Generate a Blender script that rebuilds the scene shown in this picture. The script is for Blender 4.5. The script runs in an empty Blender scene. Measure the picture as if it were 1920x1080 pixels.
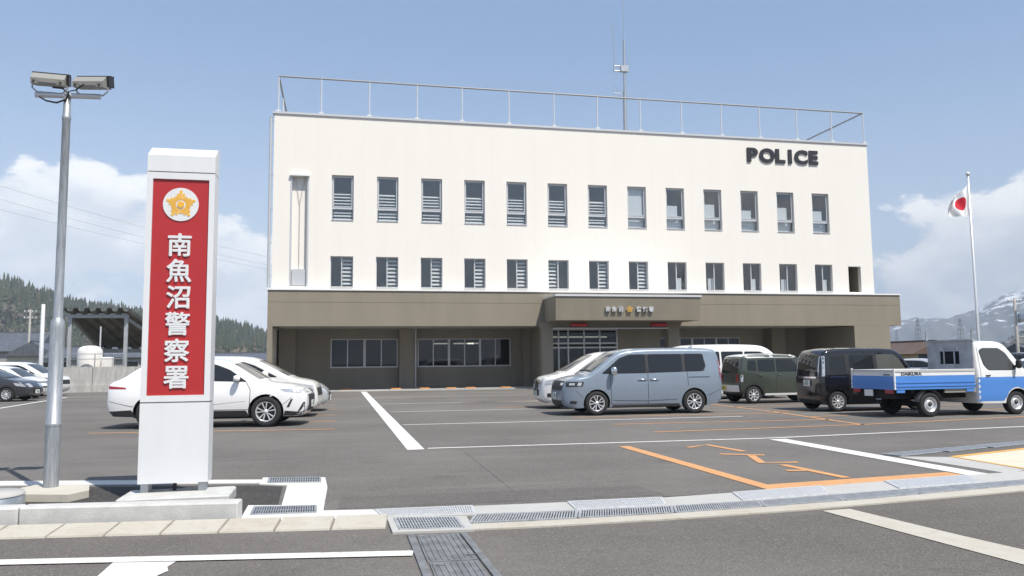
import bpy, math, random
import numpy as np
from mathutils import Vector, Matrix
from mathutils.geometry import delaunay_2d_cdt
random.seed(7)
RNG = np.random.default_rng(7)
SC = bpy.context.scene
COL = SC.collection
# ------------------------------------------------------------------ camera
cam = bpy.data.cameras.new('camera')
cam.sensor_width = 36.0
cam.lens = 36.0 * 1486.0 / 1920.0
cam.clip_start = 0.1
cam.clip_end = 20000
camo = bpy.data.objects.new('camera', cam)
COL.objects.link(camo)
camo.matrix_world = Matrix(((0.97705, -0.00933, -0.21279, 0), (-0.21272, -0.09360, -0.97262, 0),
                            (-0.01084, 0.99557, -0.09343, 1.5), (0, 0, 0, 1)))
SC.camera = camo
# ------------------------------------------------------------------ sky and sun
SUN_EL, SUN_AZ = math.radians(58), math.radians(28)
sun_dir = Vector((math.sin(SUN_AZ) * math.cos(SUN_EL), -math.cos(SUN_AZ) * math.cos(SUN_EL), math.sin(SUN_EL)))
W = bpy.data.worlds.new('World')
SC.world = W
W.use_nodes = True
nt = W.node_tree
for n_ in list(nt.nodes):
    nt.nodes.remove(n_)
def nd(t, typ, **kw):
    n = t.nodes.new(typ)
    for k, v in kw.items():
        if k.startswith('i_'):
            n.inputs[k[2:].replace('_', ' ')].default_value = v
        else:
            setattr(n, k, v)
    return n
def mth(t, op, a, b=None, c=None, clamp=False):
    n = t.nodes.new('ShaderNodeMath'); n.operation = op; n.use_clamp = clamp
    for i, v in enumerate((a, b, c)):
        if v is None:
            continue
        if isinstance(v, (int, float)):
            n.inputs[i].default_value = v
        else:
            t.links.new(v, n.inputs[i])
    return n.outputs[0]
def mixc(t, fac, a, b, mode='MIX'):
    n = t.nodes.new('ShaderNodeMix'); n.data_type = 'RGBA'; n.blend_type = mode
    for s, v in ((n.inputs[0], fac), (n.inputs[6], a), (n.inputs[7], b)):
        if isinstance(v, (int, float)):
            s.default_value = v
        elif isinstance(v, tuple):
            s.default_value = (*v, 1) if len(v) == 3 else v
        else:
            t.links.new(v, s)
    return n.outputs[2]
def smooth(t, v, a, b):
    n = t.nodes.new('ShaderNodeMapRange'); n.interpolation_type = 'SMOOTHSTEP'
    t.links.new(v, n.inputs[0]); n.inputs[1].default_value = a; n.inputs[2].default_value = b
    return n.outputs[0]
sky = nd(nt, 'ShaderNodeTexSky', sky_type='NISHITA', sun_disc=False)
sky.sun_elevation = SUN_EL
sky.sun_rotation = math.atan2(sun_dir.x, sun_dir.y)
sky.altitude = 200
sky.air_density = 1.0; sky.dust_density = 1.6; sky.ozone_density = 2.0
tc = nd(nt, 'ShaderNodeTexCoord')
sep = nd(nt, 'ShaderNodeSeparateXYZ'); nt.links.new(tc.outputs['Generated'], sep.inputs[0])
zz = sep.outputs[2]
mp = nd(nt, 'ShaderNodeMapping'); nt.links.new(tc.outputs['Generated'], mp.inputs[0])
mp.inputs['Scale'].default_value = (1, 1, 1.9); mp.inputs['Location'].default_value = (0.37, 1.31, 0.12)
nz = nd(nt, 'ShaderNodeTexNoise'); nt.links.new(mp.outputs[0], nz.inputs['Vector'])
nz.inputs['Scale'].default_value = 4.2; nz.inputs['Detail'].default_value = 9; nz.inputs['Roughness'].default_value = 0.60
mp2 = nd(nt, 'ShaderNodeMapping'); nt.links.new(tc.outputs['Generated'], mp2.inputs[0])
mp2.inputs['Scale'].default_value = (1, 1, 1.9); mp2.inputs['Location'].default_value = (0.37, 1.31, 0.175)
nz2 = nd(nt, 'ShaderNodeTexNoise'); nt.links.new(mp2.outputs[0], nz2.inputs['Vector'])
nz2.inputs['Scale'].default_value = 4.2; nz2.inputs['Detail'].default_value = 5; nz2.inputs['Roughness'].default_value = 0.5
# cumulus sits in a belt above the horizon, the same all the way round
thr = mth(nt, 'ADD', mth(nt, 'MULTIPLY', mth(nt, 'POWER', mth(nt, 'MAXIMUM', zz, 0.0), 1.5), 1.75), 0.388)
dens = mth(nt, 'SUBTRACT', nz.outputs['Fac'], thr)
mask = smooth(nt, dens, 0.0, 0.05)
shade = smooth(nt, mth(nt, 'SUBTRACT', nz2.outputs['Fac'], nz.outputs['Fac']), -0.10, 0.09)
ccol = mixc(nt, shade, (9.2, 9.2, 9.2), (6.4, 6.75, 7.3))
skyc = mixc(nt, 0.32, sky.outputs[0], (4.0, 5.75, 8.7))
low = smooth(nt, zz, 0.40, -0.02)
skyc2 = mixc(nt, mth(nt, 'MULTIPLY', low, 0.55), skyc, (6.2, 6.8, 7.6))
fin = mixc(nt, mth(nt, 'MULTIPLY', mask, 0.95), skyc2, ccol)
bg = nd(nt, 'ShaderNodeBackground'); bg.inputs['Strength'].default_value = 0.10
nt.links.new(fin, bg.inputs[0])
wo = nd(nt, 'ShaderNodeOutputWorld'); nt.links.new(bg.outputs[0], wo.inputs[0])
sl = bpy.data.lights.new('sun', 'SUN'); sl.energy = 4.2; sl.angle = math.radians(0.53); sl.color = (1.0, 0.94, 0.85)
so = bpy.data.objects.new('sun', sl); COL.objects.link(so)
so.rotation_euler = sun_dir.to_track_quat('Z', 'Y').to_euler(); so.location = (20, -20, 60)
SC.view_settings.view_transform = 'Standard'; SC.view_settings.look = 'None'
SC.view_settings.exposure = 0.50; SC.view_settings.gamma = 1.0
SC.view_settings.use_curve_mapping = False
# ------------------------------------------------------------------ materials
MATS = {}
def mat(name, col, rough=0.6, metal=0.0, var=0.0, vscale=3.0, bump=0.0, bscale=60.0, spec=0.5, coat=0.0, streak=None, coords='Object'):
    if name in MATS:
        return MATS[name]
    m = bpy.data.materials.new(name); m.use_nodes = True
    t = m.node_tree; b = t.nodes['Principled BSDF']
    b.inputs['Roughness'].default_value = rough; b.inputs['Metallic'].default_value = metal
    b.inputs['Specular IOR Level'].default_value = spec
    b.inputs['Coat Weight'].default_value = coat; b.inputs['Coat Roughness'].default_value = 0.04
    b.inputs['Base Color'].default_value = (*col, 1)
    co = nd(t, 'ShaderNodeTexCoord')
    if var:
        nz = nd(t, 'ShaderNodeTexNoise'); nz.inputs['Scale'].default_value = vscale; nz.inputs['Detail'].default_value = 8
        nz.inputs['Roughness'].default_value = 0.62
        src = co.outputs[coords]
        if streak:
            mpn = nd(t, 'ShaderNodeMapping'); mpn.inputs['Scale'].default_value = streak
            t.links.new(src, mpn.inputs[0]); src = mpn.outputs[0]
        t.links.new(src, nz.inputs['Vector'])
        f = smooth(t, nz.outputs['Fac'], 0.3, 0.7)
        c = mixc(t, f, tuple(max(0, v * (1 - var)) for v in col), tuple(v * (1 + var) for v in col))
        t.links.new(c, b.inputs['Base Color'])
    if bump:
        n2 = nd(t, 'ShaderNodeTexNoise'); n2.inputs['Scale'].default_value = bscale; n2.inputs['Detail'].default_value = 4
        t.links.new(co.outputs[coords], n2.inputs['Vector'])
        bp = nd(t, 'ShaderNodeBump'); bp.inputs['Strength'].default_value = bump; bp.inputs['Distance'].default_value = 0.02
        t.links.new(n2.outputs['Fac'], bp.inputs['Height']); t.links.new(bp.outputs[0], b.inputs['Normal'])
    MATS[name] = m
    return m
def glass(name, tint, refl=0.12, rough=0.02):
    if name in MATS:
        return MATS[name]
    m = bpy.data.materials.new(name); m.use_nodes = True; t = m.node_tree
    for n in list(t.nodes):
        t.nodes.remove(n)
    tr = nd(t, 'ShaderNodeBsdfTransparent'); tr.inputs[0].default_value = (*tint, 1)
    gl = nd(t, 'ShaderNodeBsdfGlossy'); gl.inputs['Roughness'].default_value = rough
    lw = nd(t, 'ShaderNodeLayerWeight'); lw.inputs[0].default_value = 0.5
    f = mth(t, 'ADD', mth(t, 'MULTIPLY', mth(t, 'POWER', lw.outputs['Facing'], 5.0), 0.9), refl + 0.04, clamp=True)
    mx = nd(t, 'ShaderNodeMixShader'); t.links.new(f, mx.inputs[0]); t.links.new(tr.outputs[0], mx.inputs[1]); t.links.new(gl.outputs[0], mx.inputs[2])
    o = nd(t, 'ShaderNodeOutputMaterial'); t.links.new(mx.outputs[0], o.inputs[0])
    MATS[name] = m
    return m
def asphalt(name, base, worn):
    m = bpy.data.materials.new(name); m.use_nodes = True; t = m.node_tree; b = t.nodes['Principled BSDF']
    co = nd(t, 'ShaderNodeTexCoord')
    def noise(scale, detail=6, rough=0.6, sx=None):
        n = nd(t, 'ShaderNodeTexNoise'); n.inputs['Scale'].default_value = scale; n.inputs['Detail'].default_value = detail
        n.inputs['Roughness'].default_value = rough
        if sx:
            mm = nd(t, 'ShaderNodeMapping'); mm.inputs['Scale'].default_value = sx
            t.links.new(co.outputs['Object'], mm.inputs[0]); t.links.new(mm.outputs[0], n.inputs['Vector'])
        else:
            t.links.new(co.outputs['Object'], n.inputs['Vector'])
        return n.outputs['Fac']
    big = smooth(t, noise(0.22, 5), 0.35, 0.68)
    c = mixc(t, big, base, worn)
    strk = smooth(t, noise(1.6, 6, 0.65, (0.12, 1.0, 1)), 0.5, 0.78)
    c = mixc(t, mth(t, 'MULTIPLY', strk, 0.42), c, tuple(v * 1.45 for v in worn))
    med = smooth(t, noise(1.1, 7), 0.55, 0.72)
    c = mixc(t, mth(t, 'MULTIPLY', med, 0.30), c, tuple(v * 0.6 for v in base))
    oil = nd(t, 'ShaderNodeTexVoronoi'); oil.inputs['Scale'].default_value = 0.55; t.links.new(co.outputs['Object'], oil.inputs['Vector'])
    osp = nd(t, 'ShaderNodeSeparateColor'); t.links.new(oil.outputs['Color'], osp.inputs[0])
    of = mth(t, 'MULTIPLY', smooth(t, mth(t, 'ADD', oil.outputs['Distance'], mth(t, 'MULTIPLY', noise(9, 4), 0.22)), 0.30, 0.13), mth(t, 'GREATER_THAN', osp.outputs[0], 0.55))
    c = mixc(t, mth(t, 'MULTIPLY', of, 0.45), c, tuple(v * 0.5 for v in base))
    vor = nd(t, 'ShaderNodeTexVoronoi'); vor.inputs['Scale'].default_value = 95; t.links.new(co.outputs['Object'], vor.inputs['Vector'])
    sp = nd(t, 'ShaderNodeSeparateColor'); t.links.new(vor.outputs['Color'], sp.inputs[0])
    g = smooth(t, sp.outputs[0], 0.0, 1.0)
    c = mixc(t, mth(t, 'MULTIPLY', g, 0.35), c, tuple(min(1, v * 1.75) for v in worn))
    g2 = mth(t, 'GREATER_THAN', sp.outputs[1], 0.965)
    c = mixc(t, mth(t, 'MULTIPLY', g2, 0.5), c, (0.3, 0.29, 0.27))
    t.links.new(c, b.inputs['Base Color'])
    b.inputs['Roughness'].default_value = 0.93; b.inputs['Specular IOR Level'].default_value = 0.12
    bp = nd(t, 'ShaderNodeBump'); bp.inputs['Strength'].default_value = 0.35; bp.inputs['Distance'].default_value = 0.006
    t.links.new(vor.outputs['Distance'], bp.inputs['Height']); t.links.new(bp.outputs[0], b.inputs['Normal'])
    return m
def painted(name, col, under=(0.10, 0.095, 0.09), wear=0.5, rust=None):
    """road paint or pale concrete that has worn through in places"""
    m = bpy.data.materials.new(name); m.use_nodes = True; t = m.node_tree; b = t.nodes['Principled BSDF']
    co = nd(t, 'ShaderNodeTexCoord')
    n = nd(t, 'ShaderNodeTexNoise'); n.inputs['Scale'].default_value = 7; n.inputs['Detail'].default_value = 9; n.inputs['Roughness'].default_value = 0.75
    t.links.new(co.outputs['Object'], n.inputs['Vector'])
    n2 = nd(t, 'ShaderNodeTexNoise'); n2.inputs['Scale'].default_value = 90; n2.inputs['Detail'].default_value = 3
    t.links.new(co.outputs['Object'], n2.inputs['Vector'])
    f = smooth(t, mth(t, 'ADD', mth(t, 'MULTIPLY', n.outputs['Fac'], 0.7), mth(t, 'MULTIPLY', n2.outputs['Fac'], 0.4)), 0.55, 0.74)
    c = mixc(t, mth(t, 'MULTIPLY', f, wear), col, under)
    n3 = nd(t, 'ShaderNodeTexNoise'); n3.inputs['Scale'].default_value = 1.7; n3.inputs['Detail'].default_value = 6
    t.links.new(co.outputs['Object'], n3.inputs['Vector'])
    c = mixc(t, mth(t, 'MULTIPLY', smooth(t, n3.outputs['Fac'], 0.45, 0.7), 0.22), c, rust or tuple(v * 0.7 for v in col))
    t.links.new(c, b.inputs['Base Color']); b.inputs['Roughness'].default_value = 0.85; b.inputs['Specular IOR Level'].default_value = 0.2
    MATS[name] = m
    return m
# ------------------------------------------------------------------ object helpers
def tag(o, label=None, cat=None, group=None, kind=None):
    if label: o['label'] = label
    if cat: o['category'] = cat
    if group: o['group'] = group
    if kind: o['kind'] = kind
    return o
def basis_chain(o):
    m = o.matrix_basis.copy()
    while o.parent:
        m = o.matrix_parent_inverse @ m
        o = o.parent
        m = o.matrix_basis @ m
    return m
def setparent(o, parent):
    if parent is not None:
        o.parent = parent
        o.matrix_parent_inverse = basis_chain(parent).inverted()
def empty(name, loc=(0, 0, 0), label=None, cat=None, group=None):
    o = bpy.data.objects.new(name, None); COL.objects.link(o); o.location = loc
    o.empty_display_size = 0.3
    return tag(o, label, cat, group)
def obj(name, me, parent=None, loc=None, rot=None):
    o = bpy.data.objects.new(name, me); COL.objects.link(o)
    if loc is not None: o.location = loc
    if rot is not None: o.rotation_euler = rot
    setparent(o, parent)
    return o
class MB:
    def __init__(s):
        s.v = []; s.f = []; s.m = []; s.sm = []
    def add(s, vs, fs, mi=0, sm=False):
        b = len(s.v); s.v.extend([tuple(map(float, v)) for v in vs])
        for f in fs:
            s.f.append(tuple(i + b for i in f)); s.m.append(mi); s.sm.append(sm)
        return s
    def box(s, x0, x1, y0, y1, z0, z1, mi=0):
        return s.add([(x0, y0, z0), (x1, y0, z0), (x1, y1, z0), (x0, y1, z0), (x0, y0, z1), (x1, y0, z1), (x1, y1, z1), (x0, y1, z1)],
                     [(3, 2, 1, 0), (4, 5, 6, 7), (0, 1, 5, 4), (1, 2, 6, 5), (2, 3, 7, 6), (3, 0, 4, 7)], mi)
    def bbox(s, x0, x1, y0, y1, z0, z1, c=0.01, mi=0):
        """box with chamfered vertical and top edges"""
        def ring(z, i):
            return [(x0 + c + i, y0 + i, z), (x1 - c - i, y0 + i, z), (x1 - i, y0 + c + i, z), (x1 - i, y1 - c - i, z),
                    (x1 - c - i, y1 - i, z), (x0 + c + i, y1 - i, z), (x0 + i, y1 - c - i, z), (x0 + i, y0 + c + i, z)]
        vs = ring(z0, 0) + ring(z1 - c, 0) + ring(z1, c)
        fs = []
        for k in (0, 8):
            for i in range(8):
                j = (i + 1) % 8
                fs.append((k + i, k + j, k + 8 + j, k + 8 + i))
        fs.append(tuple(range(16, 24))); fs.append(tuple(range(7, -1, -1)))
        return s.add(vs, fs, mi)
    def prism(s, poly, z0, z1, mi=0):
        n = len(poly)
        a = sum(poly[i][0] * poly[(i + 1) % n][1] - poly[(i + 1) % n][0] * poly[i][1] for i in range(n))
        if a < 0: poly = poly[::-1]
        vs = [(x, y, z0) for x, y in poly] + [(x, y, z1) for x, y in poly]
        return s.add(vs, [tuple(range(n - 1, -1, -1)), tuple(range(n, 2 * n))] + [(i, (i + 1) % n, n + (i + 1) % n, n + i) for i in range(n)], mi)
    def sheet(s, poly, z, mi=0):
        n = len(poly)
        a = sum(poly[i][0] * poly[(i + 1) % n][1] - poly[(i + 1) % n][0] * poly[i][1] for i in range(n))
        if a < 0: poly = poly[::-1]
        return s.add([(x, y, z) for x, y in poly], [tuple(range(n))], mi)
    def tube(s, pts, r, n=8, mi=0, caps=True, sm=True):
        pts = [Vector(p) for p in pts]; k = len(pts)
        rs = r if isinstance(r, (list, tuple)) else [r] * k
        vs = []; up = None
        for i, p in enumerate(pts):
            d = (pts[min(i + 1, k - 1)] - pts[max(i - 1, 0)]).normalized()
            if up is None:
                up = Vector((0, 0, 1)) if abs(d.z) < 0.9 else Vector((0, 1, 0))
            a = d.cross(up).normalized(); b = a.cross(d).normalized(); up = b
            for j in range(n):
                t = 2 * math.pi * j / n
                vs.append(p + rs[i] * (math.cos(t) * a + math.sin(t) * b))
        fs = [(i * n + j, (i + 1) * n + j, (i + 1) * n + (j + 1) % n, i * n + (j + 1) % n) for i in range(k - 1) for j in range(n)]
        s.add(vs, fs, mi, sm)
        if caps:
            s.add(vs[:n], [tuple(range(n))], mi); s.add(vs[-n:], [tuple(range(n - 1, -1, -1))], mi)
        return s
    def bar(s, a, b, w, h, mi=0):
        """square bar from a to b"""
        a, b = Vector(a), Vector(b); d = (b - a).normalized()
        up = Vector((0, 0, 1)) if abs(d.z) < 0.95 else Vector((0, 1, 0))
        x = d.cross(up).normalized() * w / 2; y = x.cross(d).normalized() * h / 2
        vs = [a - x - y, a + x - y, a + x + y, a - x + y, b - x - y, b + x - y, b + x + y, b - x + y]
        return s.add(vs, [(3, 2, 1, 0), (4, 5, 6, 7), (0, 1, 5, 4), (1, 2, 6, 5), (2, 3, 7, 6), (3, 0, 4, 7)], mi)
    def lathe(s, prof, n=24, axis='z', c=(0, 0, 0), mi=0, sm=True):
        vs = []; k = len(prof)
        for (r, h) in prof:
            for j in range(n):
                t = 2 * math.pi * j / n
                p = (r * math.cos(t), r * math.sin(t), h)
                if axis == 'y': p = (p[0], h, -p[1])
                vs.append((p[0] + c[0], p[1] + c[1], p[2] + c[2]))
        fs = [(i * n + j, i * n + (j + 1) % n, (i + 1) * n + (j + 1) % n, (i + 1) * n + j) for i in range(k - 1) for j in range(n)]
        return s.add(vs, fs, mi, sm)
    def mesh(s, name, mats):
        me = bpy.data.meshes.new(name); me.from_pydata(s.v, [], s.f)
        for m in (mats if isinstance(mats, (list, tuple)) else [mats]):
            me.materials.append(m)
        me.polygons.foreach_set('material_index', s.m); me.polygons.foreach_set('use_smooth', s.sm)
        me.update()
        return me
    def build(s, name, mats, parent=None, loc=None, rot=None):
        return obj(name, s.mesh(name, mats), parent, loc, rot)
def heavy_text(body, size, depth, m, fat):
    """heavier weight for dense characters: the outline swept round a small circle"""
    me = text_mesh(body, size, depth, m)
    co = np.zeros(len(me.vertices) * 3); me.vertices.foreach_get('co', co); co = co.reshape(-1, 3)
    fs = [tuple(p.vertices) for p in me.polygons]; mb = MB()
    for k in range(9):
        a = k * math.pi / 4; r = fat if k < 8 else 0
        mb.add(co + np.array((math.cos(a) * r, math.sin(a) * r, 0.0004 * k)), fs)
    bpy.data.meshes.remove(me)
    return mb.mesh('lettering', m)
def text_mesh(body, size, depth, m, bold=0.0, space=1.0, font_off=(0, 0)):
    c = bpy.data.curves.new('lettering', 'FONT'); c.body = body; c.size = size; c.extrude = depth / 2; c.offset = bold
    c.align_x = 'CENTER'; c.align_y = 'CENTER'; c.space_character = space; c.resolution_u = 4
    o = bpy.data.objects.new('lettering', c); COL.objects.link(o)
    bpy.context.view_layer.update()
    me = bpy.data.meshes.new_from_object(o.evaluated_get(bpy.context.evaluated_depsgraph_get()))
    bpy.data.objects.remove(o); bpy.data.curves.remove(c)
    # centre on its own bounds
    co = np.zeros(len(me.vertices) * 3); me.vertices.foreach_get('co', co); co = co.reshape(-1, 3)
    co -= (co.max(0) + co.min(0)) / 2
    me.vertices.foreach_set('co', co.ravel()); me.materials.clear(); me.materials.append(m); me.update()
    return me
# ------------------------------------------------------------------ the ground
M_asph = asphalt('asphalt', (0.104, 0.098, 0.091), (0.148, 0.140, 0.130))
M_asph2 = asphalt('asphalt_road', (0.098, 0.091, 0.084), (0.140, 0.131, 0.120))
M_bed = asphalt('asphalt_new', (0.045, 0.043, 0.042), (0.058, 0.056, 0.054))
M_patch = asphalt('asphalt_patch', (0.092, 0.086, 0.081), (0.128, 0.120, 0.112))
M_field = mat('field', (0.10, 0.10, 0.055), 0.95, var=0.35, vscale=0.02)
M_white = painted('white_paint', (0.66, 0.655, 0.63), wear=0.5)
M_orange = painted('orange_paint', (0.58, 0.31, 0.145), wear=0.5)
M_yellow = painted('yellow_paint', (0.72, 0.40, 0.10), wear=0.35)
M_conc = painted('pale_concrete', (0.44, 0.435, 0.415), under=(0.36, 0.34, 0.31), wear=0.6)
M_concw = painted('white_concrete', (0.60, 0.595, 0.57), under=(0.42, 0.43, 0.40), wear=0.5)
M_concy = painted('stained_concrete', (0.47, 0.445, 0.385), under=(0.31, 0.28, 0.21), wear=0.8, rust=(0.33, 0.25, 0.17))
M_dark = mat('pit_shade', (0.015, 0.015, 0.016), 0.9)
M_galv = mat('galvanised_steel', (0.47, 0.49, 0.51), 0.42, 0.75, var=0.16, vscale=9)
M_galvd = mat('galvanised_grate', (0.40, 0.415, 0.43), 0.5, 0.3, var=0.2, vscale=14)
M_steelb = mat('bright_grate', (0.62, 0.63, 0.64), 0.4, 0.3, var=0.15, vscale=30)
M_iron = mat('iron_cover', (0.20, 0.205, 0.21), 0.6, 0.3, var=0.25, vscale=6, bump=0.3, bscale=40)

R_ = 4600
o = MB().sheet([(-R_, -R_), (R_, -R_), (R_, R_), (-R_, R_)], -0.03).build('ground', M_field); tag(o, kind='structure')
o = MB().sheet([(-70, 8.35), (0.4, 8.35), (8.9, 8.5), (75, 13), (75, 62), (-70, 62)], 0.0).build('parking_lot', M_asph); tag(o, kind='structure')
o = MB().sheet([(-70, -40), (75, -40), (75, 13), (8.9, 8.5), (0.4, 8.35), (-70, 8.35)], -0.004).build('road', M_asph2); tag(o, kind='structure')
o = MB().sheet([(-4.6, 8.6), (-0.9, 8.3), (-0.62, 9.0), (-0.66, 10.35), (-1.0, 10.55), (-4.6, 11.35)], 0.004).build('ground_bed', M_bed); tag(o, kind='structure')

def strip(name, pts, w, m, label, cat='marking', group=None, z=0.006, kind='structure'):
    """painted line along a polyline, with real width"""
    mb = MB()
    L = []; Rr = []
    for i, p in enumerate(pts):
        a = Vector(pts[max(0, i - 1)]); b = Vector(pts[min(len(pts) - 1, i + 1)]); d = (b - a).normalized()
        n = Vector((-d.y, d.x)) * w / 2
        L.append(Vector(p) + n); Rr.append(Vector(p) - n)
    vs = [(q.x, q.y, z) for q in L] + [(q.x, q.y, z) for q in Rr]; n = len(pts)
    mb.add(vs, [(n + i, n + i + 1, i + 1, i) for i in range(n - 1)])
    o = mb.build(name, m)
    return tag(o, label, None, group, kind)
# white lines of the car park
strip('lane_marking', [(1.33, 14.05), (1.33, 44.0)], 0.30, M_white, None)
for i, y in enumerate((14.15, 19.75, 25.1, 30.2, 36.0)):
    strip('lane_marking', [(1.55, y + 0.05), (8.0, y - 0.18), (15 if i == 0 else (10.5 if i == 1 else 8.5), y + (0.45 if i == 0 else -0.25))], 0.11, M_white, None)
strip('lane_marking', [(15.0, 14.6), (24, 15.6)], 0.11, M_white, None)
strip('lane_marking', [(8.1, 13.75), (8.02, 8.72)], 0.34, M_white, None)
strip('lane_marking', [(-30.0, 43.6), (-11.0, 43.6)], 0.13, M_white, None)
strip('lane_marking', [(-13.2, 43.5), (-12.3, 33.0), (-12.0, 28.0)], 0.16, M_white, None)
strip('lane_marking', [(-9.0, 46.2), (11.0, 43.6)], 0.30, M_white, None)
# orange bay lines, left row and right row
RT = math.radians(-8)
for y in (19.05, 21.7, 24.3, 27.2, 30.3, 33.4):
    strip('bay_marking', [(-0.08, y), (-0.08 - 5.5 * math.cos(RT), y - 5.5 * math.sin(RT))], 0.11, M_orange, None)
for pts in ([(6.2, 20.75), (12.4, 20.4)], [(6.4, 18.15), (12.0, 17.75)], [(6.5, 15.9), (11.7, 16.15), (25, 18.2)], [(5.2, 26.2), (12.5, 25.6)], [(4.6, 30.2), (12.5, 29.4)],
            [(12.45, 25.6), (12.3, 21.5), (11.65, 16.1)], [(12.2, 21.0), (20, 22.0)], [(12.0, 18.75), (22.0, 20.0)], [(12.3, 23.4), (20, 24.2)], [(12.2, 26.4), (22, 27.4)]):
    strip('bay_marking', pts, 0.11, M_orange, None)
# orange box and elongated ground lettering by the exit
strip('box_marking', [(4.93, 13.45), (4.95, 8.72)], 0.20, M_orange, None)
mb = MB(); mb.sheet([(5.06, 8.83), (7.80, 9.12), (7.82, 8.80), (4.85, 8.46), (4.85, 8.80)], 0.007)
tag(mb.build('box_marking', M_orange), kind='structure')
for pts, w in (([(5.90, 12.92), (6.40, 13.20), (6.52, 12.1)], 0.13), ([(5.97, 11.88), (6.56, 11.52)], 0.13), ([(6.36, 11.60), (6.04, 10.70), (6.56, 10.60)], 0.13),
               ([(6.20, 10.42), (6.28, 9.05)], 0.14), ([(5.92, 9.86), (6.16, 9.80)], 0.13)):
    strip('ground_lettering', pts, w, M_orange, None, z=0.0065)
# road edge line, and the patch of white paint below it
strip('lane_marking', [(-6.0, 7.45), (-2.54, 7.0), (0.59, 6.47)], 0.17, M_white, None)
mb = MB(); mb.sheet([(-1.68, 6.77), (-1.21, 6.68), (-1.24, 6.52), (-1.21, 6.4), (-1.26, 6.28), (-1.22, 6.0), (-1.70, 6.05), (-1.68, 6.38)], 0.003)
tag(mb.build('paint_patch', M_white), kind='structure')
# the stained concrete bar crossing the road on the right
mb = MB(); mb.sheet([(4.70, 7.2), (5.02, 7.22), (5.16, 5.9), (5.40, 4.2), (5.02, 3.6), (4.86, 5.0)], 0.002)
tag(mb.build('concrete_band', M_concy), kind='structure')

# ------------------------------------------------------------------ kerb, apron blocks, gutter
cw = empty('concrete_upstand', (-2.0, 8.4, 0), 'low pale concrete upstand kerb in front of the red sign pylon', 'kerb')
def kerb_piece(x0, y0, x1, y1, nm='kerb_block'):
    d = Vector((x1 - x0, y1 - y0)).normalized(); n = Vector((-d.y, d.x))
    mb = MB(); Ln = math.hypot(x1 - x0, y1 - y0); c = 0.02
    prof = [(0, -0.02), (0.0, 0.175), (c, 0.195), (0.17, 0.195), (0.19, 0.18), (0.19, -0.02)]
    for end in (0, 1):
        pass
    vs = []
    for s in (0.006, 0.02, Ln - 0.02, Ln - 0.006):
        sh = 0.012 if s in (0.006, Ln - 0.006) else 0
        for (t, z) in prof:
            tt = min(max(t, sh), 0.19 - sh); zz_ = min(z, 0.195 - sh)
            vs.append((x0 + d.x * s + n.x * tt, y0 + d.y * s + n.y * tt, zz_))
    k = len(prof)
    fs = [(i * k + j, (i + 1) * k + j, (i + 1) * k + (j + 1) % k, i * k + (j + 1) % k) for i in range(3) for j in range(k)]
    fs += [tuple(range(k)), tuple(range(4 * k - 1, 3 * k - 1, -1))]
    mb.add(vs, fs)
    return mb.build(nm, M_kerb, cw)
M_kerb = mat('kerb_concrete', (0.50, 0.50, 0.48), 0.85, var=0.10, vscale=5, bump=0.25, bscale=90)
for a, b in (((-6.2, 8.84), (-2.93, 8.42)), ((-2.93, 8.42), (-0.93, 8.17))):
    kerb_piece(*a, *b)
ap = empty('apron_kerb', (-1.3, 8.0, 0), 'row of stained cream kerb blocks along the road edge', 'kerb')
jx = [-3.6, -3.02, -2.52, -2.03, -1.55, -1.05, -0.56, -0.06, 0.44]
def apf(x): return 7.95 - (x + 2.9) * 0.132      # front edge
def apb(x): return 8.36 - (x + 3.1) * 0.118
for a, b in zip(jx[:-1], jx[1:]):
    a2, b2 = a + 0.004, b - 0.004
    mb = MB()
    vs = [(a2 - 0.0, apf(a), -0.02), (b2, apf(b), -0.02), (b2 + .05, apb(b), -0.02), (a2 + .05, apb(a), -0.02),
          (a2 + .01, apf(a) + 0.012, 0.012), (b2 - .005, apf(b) + 0.012, 0.012), (b2 + .035, apb(b) - 0.012, 0.05), (a2 + .055, apb(a) - 0.012, 0.05)]
    mb.add(vs, [(3, 2, 1, 0), (4, 5, 6, 7), (0, 1, 5, 4), (1, 2, 6, 5), (2, 3, 7, 6), (3, 0, 4, 7)])
    mb.build('kerb_block', M_concy, ap)
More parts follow.
